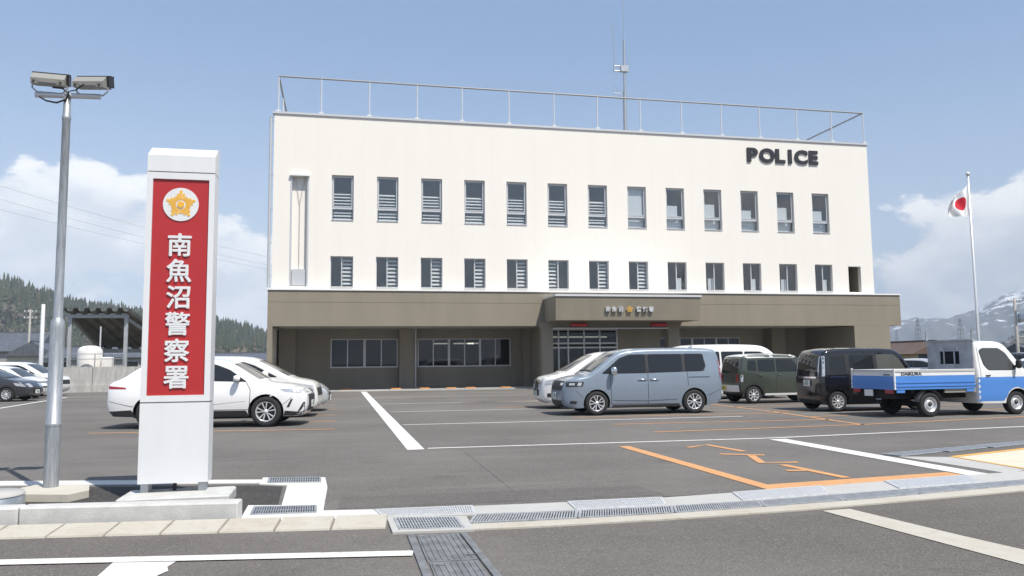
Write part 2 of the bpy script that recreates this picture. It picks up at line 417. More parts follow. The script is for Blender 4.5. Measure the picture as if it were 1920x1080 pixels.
# concrete surround with two small grates at the kerb end
pad = MB()
pad.prism([(-0.97, 11.2), (-0.16, 10.98), (-0.12, 10.1), (-0.14, 8.52), (0.36, 8.44), (0.47, 7.97), (-0.92, 8.14), (-0.93, 9.05), (-0.58, 8.96), (-0.61, 10.4), (-0.96, 10.6)], -0.03, 0.012)
o = pad.build('drain_surround', M_concw); tag(o, kind='structure')
st_ = MB().prism([(-0.96, 11.02), (-0.96, 10.72), (-4.8, 11.58), (-4.8, 12.0)], -0.03, 0.010).build('edging_strip', M_concw); tag(o, kind='structure'); tag(st_, kind='structure')
def grate(name, poly, nb, label, parent=None, z=0.018, m=None, cross=1, group='small gutter grates', cat='grate', fill=0.52):
    """steel grate: black sheet for the shade below, frame bars and bearing bars between two long edges (poly: back-left, back-right, front-right, front-left)"""
    a, b, c, d = [Vector(p) for p in poly]
    ctr = (a + b + c + d) / 4
    root = empty(name, (ctr.x, ctr.y, 0), label, cat, group)
    MB().sheet([tuple(a), tuple(b), tuple(c), tuple(d)], z - 0.004).build('pit', M_dark, root)  # flat black sheet stands in for the shade below the bars
    f = MB()
    for p, q in ((a, b), (b, c), (c, d), (d, a)):
        f.bar((p.x, p.y, z), (q.x, q.y, z), 0.018, 0.014)
    for k in range(1, cross + 1):
        t = k / (cross + 1)
        p, q = a.lerp(d, t), b.lerp(c, t)
        f.bar((p.x, p.y, z - 0.001), (q.x, q.y, z - 0.001), 0.010, 0.008)
    f.build('frame', m or M_galv, root)
    g = MB()
    for k in range(nb):
        t = (k + 0.5) / nb
        p, q = a.lerp(b, t), d.lerp(c, t)
        g.bar((p.x, p.y, z + 0.001), (q.x, q.y, z + 0.001), (b - a).length / nb * fill, 0.010)
    o = g.build('bars', m or M_galv, root); o['kind'] = 'stuff'
    return root
grate('drain_grate', [(-0.88, 11.08), (-0.22, 10.96), (-0.21, 10.52), (-0.86, 10.66)], 22, 'small steel drain grate in pale concrete right of the sign pylon base')
grate('drain_grate', [(-0.85, 8.88), (-0.22, 8.78), (-0.21, 8.40), (-0.84, 8.46)], 26, 'small steel drain grate set just past the end of the concrete upstand')
# the long gutter: pale far strip with bright grates, continuous dark grate, cream near edge
far = [(-0.14, 8.5), (0.36, 8.42), (2.03, 8.33), (3.5, 8.3), (4.8, 8.43), (6.2, 8.62), (7.9, 8.80), (8.8, 8.9), (20, 10.2)]
mid = [(0.0, 8.28), (0.5, 7.97), (1.9, 7.83), (3.28, 7.79), (4.44, 7.85), (5.73, 7.99), (7.37, 8.18), (8.15, 8.28), (20, 9.6)]
nea = [(0.0, 8.20), (1.25, 7.45), (1.8, 7.42), (3.12, 7.42), (4.3, 7.50), (5.42, 7.60), (7.0, 7.82), (7.8, 7.93), (20, 9.3)]
edg = [(0.46, 7.40), (0.48, 7.26), (1.72, 7.18), (3.04, 7.18), (4.5, 7.26), (5.25, 7.35), (6.75, 7.53), (7.5, 7.63), (20, 9.0)]
def between(A, B, z0, z1, i0=0, i1=None):
    mb = MB(); A = A[i0:i1]; B = B[i0:i1]
    mb.prism(list(A) + list(B)[::-1], z0, z1); return mb
o = between(far, mid, -0.03, 0.010, 1).build('gutter_strip', M_conc); tag(o, kind='structure')
o = between(nea, edg, -0.03, 0.011, 1).build('gutter_edge', M_concy); tag(o, kind='structure')
def lerp_poly(A, x):
    xs = [p[0] for p in A]; ys = [p[1] for p in A]
    return float(np.interp(x, xs, ys))
for (x0, x1, x2, x3, lab) in ((0.38, 1.37, 1.33, 0.43, 'bright steel gutter grate beside the square drain pit'), (2.40, 3.45, 3.32, 2.36, 'bright steel gutter grate in the middle of the pale gutter strip'),
                         (4.35, 5.55, 5.32, 4.22, 'bright steel gutter grate below the orange box marking corner'), (6.5, 7.75, 7.52, 6.3, 'bright steel gutter grate where the wide white line meets the gutter')):
    f = lambda x: lerp_poly(far, x); m_ = lambda x: lerp_poly(mid, x)
    grate('gutter_grate', [(x0, f(x0) - 0.03), (x1, f(x1) - 0.03), (x2, m_(x2) + 0.06), (x3, m_(x3) + 0.06)], 40, lab, z=0.016, cross=2, m=M_steelb, fill=0.66, group='bright grates in the gutter strip')
xs = [1.30, 2.35, 3.35, 4.35, 5.35, 6.35, 7.35, 8.35, 9.4, 10.5, 12.0]
ords = ['nearest the square drain pit', 'second from the drain pit', 'third from the drain pit', 'fourth from the drain pit', 'fifth from the drain pit', 'sixth from the drain pit', 'seventh from the drain pit', 'eighth from the drain pit', 'ninth from the drain pit', 'tenth from the drain pit']
for i, (a, b) in enumerate(zip(xs[:-1], xs[1:])):
    m_ = lambda x: lerp_poly(mid, x); n_ = lambda x: lerp_poly(nea, x)
    grate('channel_grate', [(a + .03, m_(a) - 0.02), (b, m_(b) - 0.02), (b - .12, n_(b - .12) + 0.02), (a - .09, n_(a - .09) + 0.02)], 38, 'dark channel grate in the long gutter, ' + ords[i], z=0.012, m=M_galvd, cross=0, group='dark channel grates of the long gutter')
# square drain pit with its frame, and the ribbed iron cover running to the camera
pf = MB()
A = [(0.47, 7.98), (1.23, 7.82), (1.20, 7.17), (0.48, 7.25)]; B = [(0.53, 7.90), (1.13, 7.78), (1.13, 7.27), (0.54, 7.34)]
for i in range(4):
    j = (i + 1) % 4
    pf.prism([A[i], A[j], B[j], B[i]], -0.02, 0.016)
o = pf.build('pit_frame', M_conc); tag(o, kind='structure')
grate('pit_grate', [(0.54, 7.89), (1.12, 7.77), (1.12, 7.28), (0.55, 7.35)], 22, 'square dark grate over the drain pit at the head of the iron channel cover', z=0.016, m=M_galvd, cross=3)
ic = empty('channel_cover', (0.87, 6, 0), 'ribbed dark iron channel cover running from the drain pit towards the camera', 'drain cover')
mb = MB()
mb.prism([(0.60, 7.16), (0.66, 7.15), (0.645, 3.4), (0.585, 3.4)], -0.02, 0.012); mb.prism([(1.06, 7.10), (1.115, 7.09), (1.16, 3.4), (1.10, 3.4)], -0.02, 0.012)
mb.build('side_rail', M_iron, ic)
yy = 7.12
for k in range(4):
    y0, y1 = yy, yy - 0.98
    mb = MB(); mb.prism([(0.68, y0), (1.045, y0 - 0.03), (1.045 + 0.01, y1 + 0.01), (0.67, y1 + 0.012)], -0.01, 0.006)
    for j in range(8):
        x = 0.70 + j * 0.046
        mb.bar((x, y0 - 0.05, 0.008), (x, y1 + 0.04, 0.008), 0.014, 0.008)
    for (hx, hy) in ((0.72, y0 - 0.12), (0.99, y1 + 0.14)):
        mb.box(hx, hx + 0.06, hy - 0.012, hy + 0.012, 0.004, 0.016)
    mb.build('cover_plate', M_iron, ic)
    yy -= 0.985
# corner on the right: pale pad with yellow edging
o = MB().prism([(9.1, 10.42), (14, 11.9), (14, 10.6), (9.05, 9.15)], -0.03, 0.009).build('pale_pad', painted('cream_pad', (0.60, 0.55, 0.44), under=(0.46, 0.42, 0.34), wear=0.5)); tag(o, kind='structure')
o = MB().prism([(8.35, 10.75), (9.05, 10.45), (8.98, 9.05), (8.45, 8.80), (8.40, 9.9)], -0.03, 0.007).build('pad_edge', M_conc); tag(o, kind='structure')
strip('pad_marking', [(14, 11.95), (9.08, 10.46), (8.98, 9.06), (10.2, 9.3)], 0.10, M_yellow, None, z=0.013)
for k in range(4):
    x = 8.3 + k * 1.1; dy = 0.26 * k * 1.1
    grate('drain_grate', [(x, 11.05 + dy), (x + 1.05, 11.05 + dy + 0.27), (x + 1.1, 10.78 + dy + 0.27), (x + 0.1, 10.74 + dy)], 26,
          'steel grate behind the yellow-edged pad, ' + ('nearest the wide white line', 'second from the wide white line', 'third from the wide white line', 'nearest the right edge')[k], z=0.014, m=M_galvd, group='grates behind the yellow-edged pad')

# paving seams and repair patches in the asphalt
for pts in ([(-0.32, 8.9), (-0.22, 13.0), (-0.2, 18.9)], [(2.0, 8.4), (2.1, 13.9)], [(-9, 13.6), (-0.2, 13.3), (1.2, 13.2)]):
    strip('paving_seam', pts, 0.012, M_patch, None, z=0.0025)
for poly in ([(0.0, 8.62), (3.6, 8.5), (3.55, 9.2), (0.05, 9.35)],):
    tag(MB().sheet(poly, 0.0028).build('asphalt_patch', M_patch), kind='structure')
# ------------------------------------------------------------------ the police station
def clad(name, col, sx, depth, var=0.04, rough=0.7):
    m = bpy.data.materials.new(name); m.use_nodes = True; t = m.node_tree; b = t.nodes['Principled BSDF']
    co = nd(t, 'ShaderNodeTexCoord'); sp = nd(t, 'ShaderNodeSeparateXYZ'); t.links.new(co.outputs['Object'], sp.inputs[0])
    u = mth(t, 'FRACT', mth(t, 'MULTIPLY', sp.outputs[0], sx))
    rib = smooth(t, mth(t, 'ABSOLUTE', mth(t, 'SUBTRACT', u, 0.5)), 0.46, 0.5)
    n = nd(t, 'ShaderNodeTexNoise'); n.inputs['Scale'].default_value = 0.8; n.inputs['Detail'].default_value = 7
    mm = nd(t, 'ShaderNodeMapping'); mm.inputs['Scale'].default_value = (1.6, 1, 0.35); t.links.new(co.outputs['Object'], mm.inputs[0]); t.links.new(mm.outputs[0], n.inputs['Vector'])
    c = mixc(t, smooth(t, n.outputs['Fac'], 0.3, 0.7), tuple(v * (1 - var) for v in col), tuple(v * (1 + var) for v in col))
    c = mixc(t, mth(t, 'MULTIPLY', rib, 0.06), c, tuple(v * 0.6 for v in col))
    t.links.new(c, b.inputs['Base Color']); b.inputs['Roughness'].default_value = rough
    n2 = nd(t, 'ShaderNodeTexNoise'); n2.inputs['Scale'].default_value = 35; n2.inputs['Detail'].default_value = 3; t.links.new(co.outputs['Object'], n2.inputs['Vector'])
    h = mth(t, 'ADD', mth(t, 'MULTIPLY', rib, -1.0), mth(t, 'MULTIPLY', n2.outputs['Fac'], 0.15))
    bp = nd(t, 'ShaderNodeBump'); bp.inputs['Strength'].default_value = 0.35; bp.inputs['Distance'].default_value = depth
    t.links.new(h, bp.inputs['Height']); t.links.new(bp.outputs[0], b.inputs['Normal'])
    MATS[name] = m
    return m
M_cream = clad('cream_cladding', (0.80, 0.77, 0.71), 1 / 1.235, 0.006, 0.010)
M_brown = clad('brown_cladding', (0.245, 0.215, 0.165), 1 / 0.45, 0.008, 0.05)
M_brownd = clad('dark_brown_wall', (0.29, 0.258, 0.208), 1 / 0.45, 0.008, 0.05)
M_trim = mat('white_trim', (0.78, 0.78, 0.77), 0.45)
M_alu = mat('window_aluminium', (0.60, 0.61, 0.62), 0.4, 0.35)
M_soffit = mat('soffit', (0.42, 0.40, 0.36), 0.8, var=0.05)
M_room = mat('room_wall', (0.50, 0.50, 0.49), 0.9)
M_roomd = mat('room_dark', (0.10, 0.10, 0.105), 0.9)
M_slat = mat('louvre_slat', (0.72, 0.74, 0.75), 0.6)
M_blind = mat('roller_blind', (0.62, 0.66, 0.69), 0.8)
M_tube = bpy.data.materials.new('ceiling_tube'); M_tube.use_nodes = True
M_tube.node_tree.nodes['Principled BSDF'].inputs['Emission Color'].default_value = (1, 0.9, 0.65, 1); M_tube.node_tree.nodes['Principled BSDF'].inputs['Emission Strength'].default_value = 1.2
M_pane = glass('window_glass', (0.98, 0.99, 0.99), 0.08)
M_paned = glass('window_glass_dark', (0.40, 0.43, 0.46), 0.02)
M_black = mat('black_plastic', (0.02, 0.02, 0.022), 0.5)
M_letter = mat('black_lettering', (0.03, 0.03, 0.035), 0.4)
M_gold = mat('gold', (0.70, 0.42, 0.10), 0.4, 0.3)
M_steelw = mat('bright_steel', (0.70, 0.71, 0.72), 0.35, 0.3)
PS = empty('police_station', (14.5, 46, 0), 'three-storey cream police station with brown ground floor and rooftop railing', 'building')
YW, YB, YG = 44.3, 44.0, 49.3
def wall_holes(x0, x1, z0, z1, holes, y, depth, m, name, parent):
    """wall face at y with openings whose reveals run back by depth"""
    xs = sorted(set([x0, x1] + [v for h in holes for v in (h[0], h[1])])); zs = sorted(set([z0, z1] + [v for h in holes for v in (h[2], h[3])]))
    mb = MB()
    for i in range(len(xs) - 1):
        for j in range(len(zs) - 1):
            cx, cz = (xs[i] + xs[i + 1]) / 2, (zs[j] + zs[j + 1]) / 2
            if any(h[0] < cx < h[1] and h[2] < cz < h[3] for h in holes): continue
            mb.add([(xs[i], y, zs[j]), (xs[i + 1], y, zs[j]), (xs[i + 1], y, zs[j + 1]), (xs[i], y, zs[j + 1])], [(0, 1, 2, 3)])
    for (a, b, c, d) in holes:
        for q in ([(a, c), (b, c)], [(b, c), (b, d)], [(b, d), (a, d)], [(a, d), (a, c)]):
            (p, r), (s, u) = q
            mb.add([(p, y, r), (s, y, u), (s, y + depth, u), (p, y + depth, r)], [(3, 2, 1, 0)])
    return mb.build(name, m, parent)
P3 = [(-0.46 + 2.472 * i, -0.46 + 2.472 * i + 1.19, 9.43, 11.97) for i in range(13)]
P2 = [(-0.50 + 2.475 * i, -0.50 + 2.475 * i + 1.23, 5.72, 7.43) for i in range(13)]
OPEN2 = (31.56, 32.46, 5.70, 7.34)
NICHE = (-2.67, -1.68, 5.74, 11.87)
wall_holes(-3.58, 33.36, 5.58, 15.28, P3 + P2 + [OPEN2, NICHE], YW, 0.30, M_cream, 'wall', PS)
mb = MB()   # side and back walls, roof slab
mb.add([(-3.58, YW, 0), (-3.58, 60, 0), (-3.58, 60, 15.28), (-3.58, YW, 15.28)], [(0, 3, 2, 1)])
mb.add([(33.36, YW, 5.58), (33.36, 60, 5.58), (33.36, 60, 15.28), (33.36, YW, 15.28)], [(0, 1, 2, 3)])
mb.add([(-3.58, 60, 0), (33.36, 60, 0), (33.36, 60, 15.28), (-3.58, 60, 15.28)], [(0, 3, 2, 1)])
mb.build('side_wall', M_cream, PS)
MB().box(-3.5, 33.28, YW + 0.2, 59.9, 14.7, 14.9).build('roof', M_soffit, PS)
mb = MB(); mb.box(-3.66, 33.44, YW - 0.07, YW + 0.32, 15.282, 15.40); mb.box(-3.66, -3.3, YW + 0.32, 60, 15.282, 15.40); mb.box(33.08, 33.44, YW + 0.32, 60, 15.282, 15.40)
mb.build('coping', M_alu, PS)
# rooms behind the windows
for (z0, z1) in ((5.60, 8.3), (9.2, 13.0)):
    mb = MB()
    mb.add([(-3.4, 49.5, z0), (33.2, 49.5, z0), (33.2, 49.5, z1), (-3.4, 49.5, z1)], [(0, 1, 2, 3)])
    mb.add([(-3.4, YW + 0.3, z1), (33.2, YW + 0.3, z1), (33.2, 49.5, z1), (-3.4, 49.5, z1)], [(0, 3, 2, 1)], 0)
    mb.add([(-3.4, YW + 0.3, z0), (33.2, YW + 0.3, z0), (33.2, 49.5, z0), (-3.4, 49.5, z0)], [(0, 1, 2, 3)], 1)
    mb.build('room', [M_room, M_roomd], PS)
    for k in range(9): MB().box(-1.6 + k * 4.3, -1.45 + k * 4.3, YW + 0.7 + (k % 3) * 0.5, YW + 2.1 + (k % 3) * 0.5, z1 - 0.06, z1 - 0.01).build('ceiling_lamp', M_tube, PS)
def frame_mb(w, h, t=0.045, d=0.07, y=0.16, extra=()):
    mb = MB()
    mb.box(0, t, y, y + d, 0, h); mb.box(w - t, w, y, y + d, 0, h); mb.box(t, w - t, y, y + d, 0, t); mb.box(t, w - t, y, y + d, h - t, h)
    for e in extra: mb.box(*e)
    return mb
w3, h3 = 1.19, 2.54
zt = 0.70
f3 = frame_mb(w3, h3, extra=[(0.045, w3 - 0.045, 0.155, 0.24, zt - 0.05, zt + 0.07), (0.0, w3, -0.04, 0.16, -0.012, 0.03)])
# inner sash of the upper light
f3.box(0.06, 0.115, 0.14, 0.225, zt + 0.072, h3 - 0.05); f3.box(w3 - 0.115, w3 - 0.06, 0.14, 0.225, zt + 0.072, h3 - 0.05)
f3.box(0.116, w3 - 0.116, 0.14, 0.225, zt + 0.073, zt + 0.12); f3.box(0.116, w3 - 0.116, 0.14, 0.225, h3 - 0.11, h3 - 0.052)
me_f3 = f3.mesh('window_frame', M_alu)
me_p3a = MB().box(0.117, w3 - 0.117, 0.18, 0.186, zt + 0.121, h3 - 0.111).mesh('pane', M_pane)
me_p3b = MB().box(0.046, w3 - 0.046, 0.20, 0.206, 0.046, zt - 0.051).mesh('pane', M_pane)
sl_ = MB(); sl_.add([(0, 0, 0), (1.0, 0, 0), (1.0, 0.10, 0.055), (0, 0.10, 0.055), (0, 0.0, -0.05), (1.0, 0.0, -0.05), (1.0, 0.10, 0.005), (0, 0.10, 0.005)],
                    [(0, 1, 2, 3), (7, 6, 5, 4), (4, 5, 1, 0), (1, 5, 6, 2), (2, 6, 7, 3), (3, 7, 4, 0)])
me_sl3 = sl_.mesh('louvre_slat', M_slat)
me_bl3 = MB().box(0.0, 0.70, 0, 0.012, 0, 0.95).mesh('blind', M_blind)
me_blL = MB().box(0.0, 1.08, 0, 0.012, 0, 0.62).mesh('blind', M_blind)
for i, (a, b, c, d) in enumerate(P3):
    w = obj('window', me_f3, PS, (a, YW, c))
    obj('pane', me_p3a, w, (a, YW, c)); obj('pane', me_p3b, w, (a, YW, c))
    if i < 7:
        for k in range(9):
            if k in (3,): continue
            obj('louvre_slat', me_sl3, w, (a + 0.10, YW + 0.25, c + 0.12 + k * 0.175), (random.uniform(-0.25, 0.15), random.uniform(-0.006, 0.006), 0))
    else:
        if i == 7: obj('blind', MB().box(0.0, 0.95, 0, 0.012, 0, 1.64).mesh('blind', M_blind), w, (a + 0.12, YW + 0.285, c + zt + 0.10))
        obj('blind', me_bl3, w, (a + 0.14, YW + 0.30, c + zt + 0.10 - (0.0, 0.25, 0.1, 0.4, 0.15, 0.3)[i - 7])); obj('blind', me_blL, w, (a + 0.05, YW + 0.42, c + 0.04))
w2, h2 = 1.23, 1.71
f2 = frame_mb(w2, h2, extra=[(0.0, w2, -0.05, 0.16, -0.012, 0.03)])
f2.box(w2 / 2 - 0.03, w2 / 2 + 0.03, 0.15, 0.235, 0.046, h2 - 0.046)
me_f2 = f2.mesh('window_frame', M_alu)
me_p2a = MB().box(0.046, w2 / 2 - 0.031, 0.20, 0.206, 0.046, h2 - 0.046).mesh('pane', M_pane)
me_p2b = MB().box(w2 / 2 + 0.031, w2 - 0.046, 0.18, 0.186, 0.046, h2 - 0.046).mesh('pane', M_pane)
sl2 = MB(); sl2.add([(0, 0, 0), (0.50, 0, 0), (0.50, 0.08, 0.06), (0, 0.08, 0.06), (0, 0.0, -0.06), (0.50, 0.0, -0.06), (0.50, 0.08, 0.0), (0, 0.08, 0.0)],
                    [(0, 1, 2, 3), (7, 6, 5, 4), (4, 5, 1, 0), (1, 5, 6, 2), (2, 6, 7, 3), (3, 7, 4, 0)])
me_sl2 = sl2.mesh('louvre_slat', M_slat)
me_bl2 = MB().box(0, 0.34, 0, 0.012, 0, 0.72).mesh('blind', M_blind)
for i, (a, b, c, d) in enumerate(P2):
    w = obj('window', me_f2, PS, (a, YW, c))
    obj('pane', me_p2a, w, (a, YW, c)); obj('pane', me_p2b, w, (a, YW, c))
    if i < 8:
        side = 0.05 if i == 5 else w2 / 2 + 0.04
        for k in range(7):
            obj('louvre_slat', me_sl2, w, (a + side, YW + 0.28, c + 0.22 + k * 0.215))
    else:
        obj('blind', me_bl2, w, (a + (0.28 if i % 2 else 0.66), YW + 0.34, c + 0.05))
# open recess at the right end of the second floor, tall niche at the left end
mb = MB()
a, b, c, d = OPEN2
mb.box(a - 0.2, b + 0.2, YW + 1.3, YW + 1.4, c - 0.1, d + 0.2); mb.box(a - 0.21, a - 0.001, YW + 0.301, YW + 1.3, c - 0.1, d + 0.2); mb.box(b + 0.001, b + 0.21, YW + 0.301, YW + 1.3, c - 0.1, d + 0.2)
mb.build('recess', M_brown, PS)
a, b, c, d = NICHE
nb = MB().box(a, b, YW + 0.26, YW + 0.295, c, d).build('niche_panel', M_cream, PS)
mb = MB(); mb.box(a - 0.002, a + 0.09, YW - 0.01, YW + 0.25, c, d - 0.06); mb.box(b - 0.09, b + 0.002, YW - 0.012, YW + 0.25, c, d - 0.06); mb.build('niche_jamb', M_alu, nb)
MB().box(a - 0.03, b + 0.03, YW - 0.16, YW + 0.25, d - 0.05, d + 0.05).build('niche_cap', M_trim, nb)
mb = MB(); mb.box(a + 0.12, b - 0.12, YW + 0.12, YW + 0.255, c + 0.05, c + 0.95); mb.build('niche_box', M_alu, nb)
mb = MB(); mx = (a + b) / 2
mb.tube([(a + 0.25, YW + 0.2, d - 0.1), (mx, YW + 0.2, d - 1.6), (mx, YW + 0.2, c + 0.95)], 0.012, 5); mb.tube([(b - 0.25, YW + 0.2, d - 0.1), (mx, YW + 0.2, d - 1.6)], 0.012, 5); mb.build('niche_wire', M_galv, nb)
# downpipe at the left corner
mb = MB(); mb.tube([(-3.76, YW + 0.12, 5.7), (-3.76, YW + 0.12, 15.1)], 0.075, 10)
for z in (6.3, 8.1, 10.0, 11.9, 13.6, 14.9): mb.box(-3.85, -3.6, YW + 0.07, YW + 0.17, z, z + 0.05)
mb.build('downpipe', M_alu, PS)
# the brown band over the ground floor, with its piers
bd = MB()
bd.box(-3.74, 34.95, YB, YB + 0.4, 4.86, 5.50); bd.box(-3.74, 34.95, YB, YB + 0.4, 3.56, 4.845)
bd.box(-3.74, -3.34, YB + 0.41, 60, 3.56, 5.50); bd.box(34.55, 34.95, YB + 0.41, 60, 3.56, 5.50)
band = bd.build('band', M_brown, PS)
MB().box(-3.73, 34.94, YB + 0.03, YB + 0.38, 4.84, 4.87).build('band_joint', M_brownd, band)
MB().box(-3.80, 35.01, YB - 0.06, YW - 0.002, 5.502, 5.585).build('band_coping', M_trim, band)
MB().box(-3.3, 34.5, YB + 0.41, 59.9, 3.60, 3.70).build('soffit', M_soffit, PS)
MB().box(-3.738, -3.47, YB + 0.002, YB + 0.7, 0, 3.558).build('pier', M_brown, PS)
MB().box(31.57, 34.10, YB + 0.002, YB + 0.7, 0, 3.558).build('pier', M_brown, PS)
MB().box(31.57, 31.97, YB + 0.702, 56, 0, 3.558).build('side_wall', M_brown, PS)
MB().box(33.7, 34.10, YB + 0.702, 59, 0, 3.558).build('side_wall', M_brown, PS)
G1 = (-0.49, 3.56, 1.30, 3.02); G2 = (4.76, 10.66, 1.30, 3.02); G3 = (19.6, 26.6, 1.3, 3.02)
gw = wall_holes(-3.34, 11.75, 0, 3.598, [G1, G2], YG, 0.2, M_brownd, 'ground_floor_wall', PS)
wall_holes(19.3, 31.55, 0, 3.598, [G3], YG, 0.2, M_brownd, 'ground_floor_wall', PS)
MB().box(-3.465, -2.50, 48.7, YG - 0.004, 0, 3.597).build('pier', M_brownd, PS)
MB().box(3.60, 4.66, 48.7, YG - 0.004, 0, 3.597).build('column', M_brownd, PS)
MB().box(28.3, 29.3, 48.2, YG - 0.004, 0, 3.597).build('column', M_brown, PS)
MB().box(11.30, 11.74, 48.5, YG - 0.004, 0, 3.597).build('pier', M_brownd, PS)
mb = MB(); mb.tube([(4.58, 48.62, 0.0), (4.58, 48.62, 3.59)], 0.05, 10)
for z in (0.6, 1.6, 2.6): mb.box(4.52, 4.64, 48.60, 48.72, z, z + 0.04)
mb.build('downpipe', M_alu, PS)
mb = MB()
mb.add([(-3.3, 54, 0), (31.5, 54, 0), (31.5, 54, 3.5), (-3.3, 54, 3.5)], [(0, 1, 2, 3)]); mb.add([(-3.3, YG + .25, 0.02), (31.5, YG + .25, 0.02), (31.5, 54, 0.02), (-3.3, 54, 0.02)], [(0, 1, 2, 3)], 1)
mb.add([(-3.3, YG + .25, 3.3), (31.5, YG + .25, 3.3), (31.5, 54, 3.3), (-3.3, 54, 3.3)], [(0, 3, 2, 1)])
mb.build('room', [M_room, M_roomd], PS)
def ribbon_window(H, n, thick, y=YG):
    a, b, c, d = H; mb = MB(); w = (b - a) / n; t = 0.05
    mb.box(a, b, y + 0.06, y + 0.13, c, c + t); mb.box(a, b, y + 0.06, y + 0.13, d - t, d); mb.box(a - 0.02, b + 0.02, y - 0.04, y + 0.06, c - 0.03, c + 0.012)
    for i in range(n + 1):
        x = a + i * w; tt = 0.07 if i in thick else 0.03
        x0 = max(a, x - tt); x1 = min(b, x + tt)
        mb.box(x0, x1, y + 0.055, y + 0.135, c + t, d - t)
    win = mb.build('window', M_alu, PS)
    for i in range(n):
        x0, x1 = a + i * w, a + (i + 1) * w
        l = 0.07 if i in thick else 0.03; r = 0.07 if i + 1 in thick else 0.03
        MB().box(x0 + l, x1 - r, y + 0.09, y + 0.096, c + t, d - t).build('pane', M_paned, win)
ribbon_window(G1, 4, (0, 2, 4)); ribbon_window(G2, 6, (0, 2, 4, 6)); ribbon_window(G3, 8, (0, 2, 4, 6, 8))
mb = MB()
for k, (x, w_) in enumerate(((6.0, 1.0), (7.3, 1.3), (8.2, 0.9))): mb.box(x, x + w_, 51.2, 51.4, 2.72, 2.80)
mb.build('ceiling_lamp', M_tube, PS)
MB().box(-3.3, 31.5, YB + 0.9, YG - 0.01, 0.0, 0.05).build('plinth', M_conc, PS)
# ------------------------------------------------------------------ entrance canopy
can = MB()
X0, X1, YF = 11.49, 19.98, 41.4
def can_face(x0, x1, yf, z0, z1, zb):
    # front face leans in slightly towards its foot
    return [(x0, yf, z1), (x1, yf, z1), (x1 - 0.02, yf + 0.16, z0), (x0 + 0.02, yf + 0.16, z0), (x0, YB - 0.004, z1), (x1, YB - 0.004, z1), (x1 - 0.02, YB - 0.004, z0), (x0 + 0.02, YB - 0.004, z0)]
can.add(can_face(X0, X1, YF, 3.76, 5.06, 0), [(3, 2, 1, 0), (4, 5, 6, 7)[::-1], (0, 1, 5, 4), (2, 3, 7, 6), (1, 2, 6, 5), (3, 0, 4, 7)])
canopy = can.build('canopy', M_brown, PS)
MB().box(X0 - 0.04, X1 + 0.04, YF - 0.05, YB - 0.066, 5.062, 5.17).build('canopy_coping', M_steelw, canopy)
mb = MB(); mb.box(11.16, 19.55, 43.45, 43.95, 3.38, 3.757); mb.build('beam', M_brown, PS)
MB().box(11.82, 18.8, 43.30, 43.447, 3.36, 3.42).build('beam_edge', M_alu, PS)
MB().box(11.20, 11.86, 43.46, 43.94, 0, 3.378).build('pillar', M_brown, PS)
MB().box(18.86, 19.56, 43.46, 43.94, 0, 3.378).build('pillar', M_brown, PS)
M_red = mat('red_lamp', (0.55, 0.03, 0.04), 0.3)
for x in (12.9, 17.75): MB().bbox(x, x + 0.95, 43.25, 43.445, 3.50, 3.68, 0.03).build('red_lamp', M_red, PS)
# glazed entrance screen under the canopy
ent = MB()
ye = 46.0
for x in (11.95, 12.85, 13.45, 14.45, 15.45, 16.55): ent.box(x, x + 0.09, ye, ye + 0.1, 0, 3.5)
for z in (2.30, 2.55, 3.38): ent.box(11.95, 16.64, ye + 0.002, ye + 0.098, z, z + 0.10)
es = ent.build('entrance_screen', M_alu, PS)
for a, b in ((12.04, 12.85), (12.94, 13.45), (13.54, 14.45), (14.54, 15.45), (15.54, 16.55)):
    MB().box(a, b, ye + 0.05, ye + 0.056, 2.65, 3.38).build('pane', M_paned, es); MB().box(a, b, ye + 0.05, ye + 0.056, 0.0, 2.30).build('pane', M_paned, es)
for q in ((16.66, 19.3, ye, ye + 0.1), (19.302, 19.4, ye, YG), (11.75, 11.85, ye, YG + 0.2)): MB().box(*q, 0, 3.59).build('entrance_wall', M_brownd, PS)
MB().box(12.0, 16.5, 47.6, 47.8, 3.0, 3.07).build('ceiling_lamp', M_tube, PS)
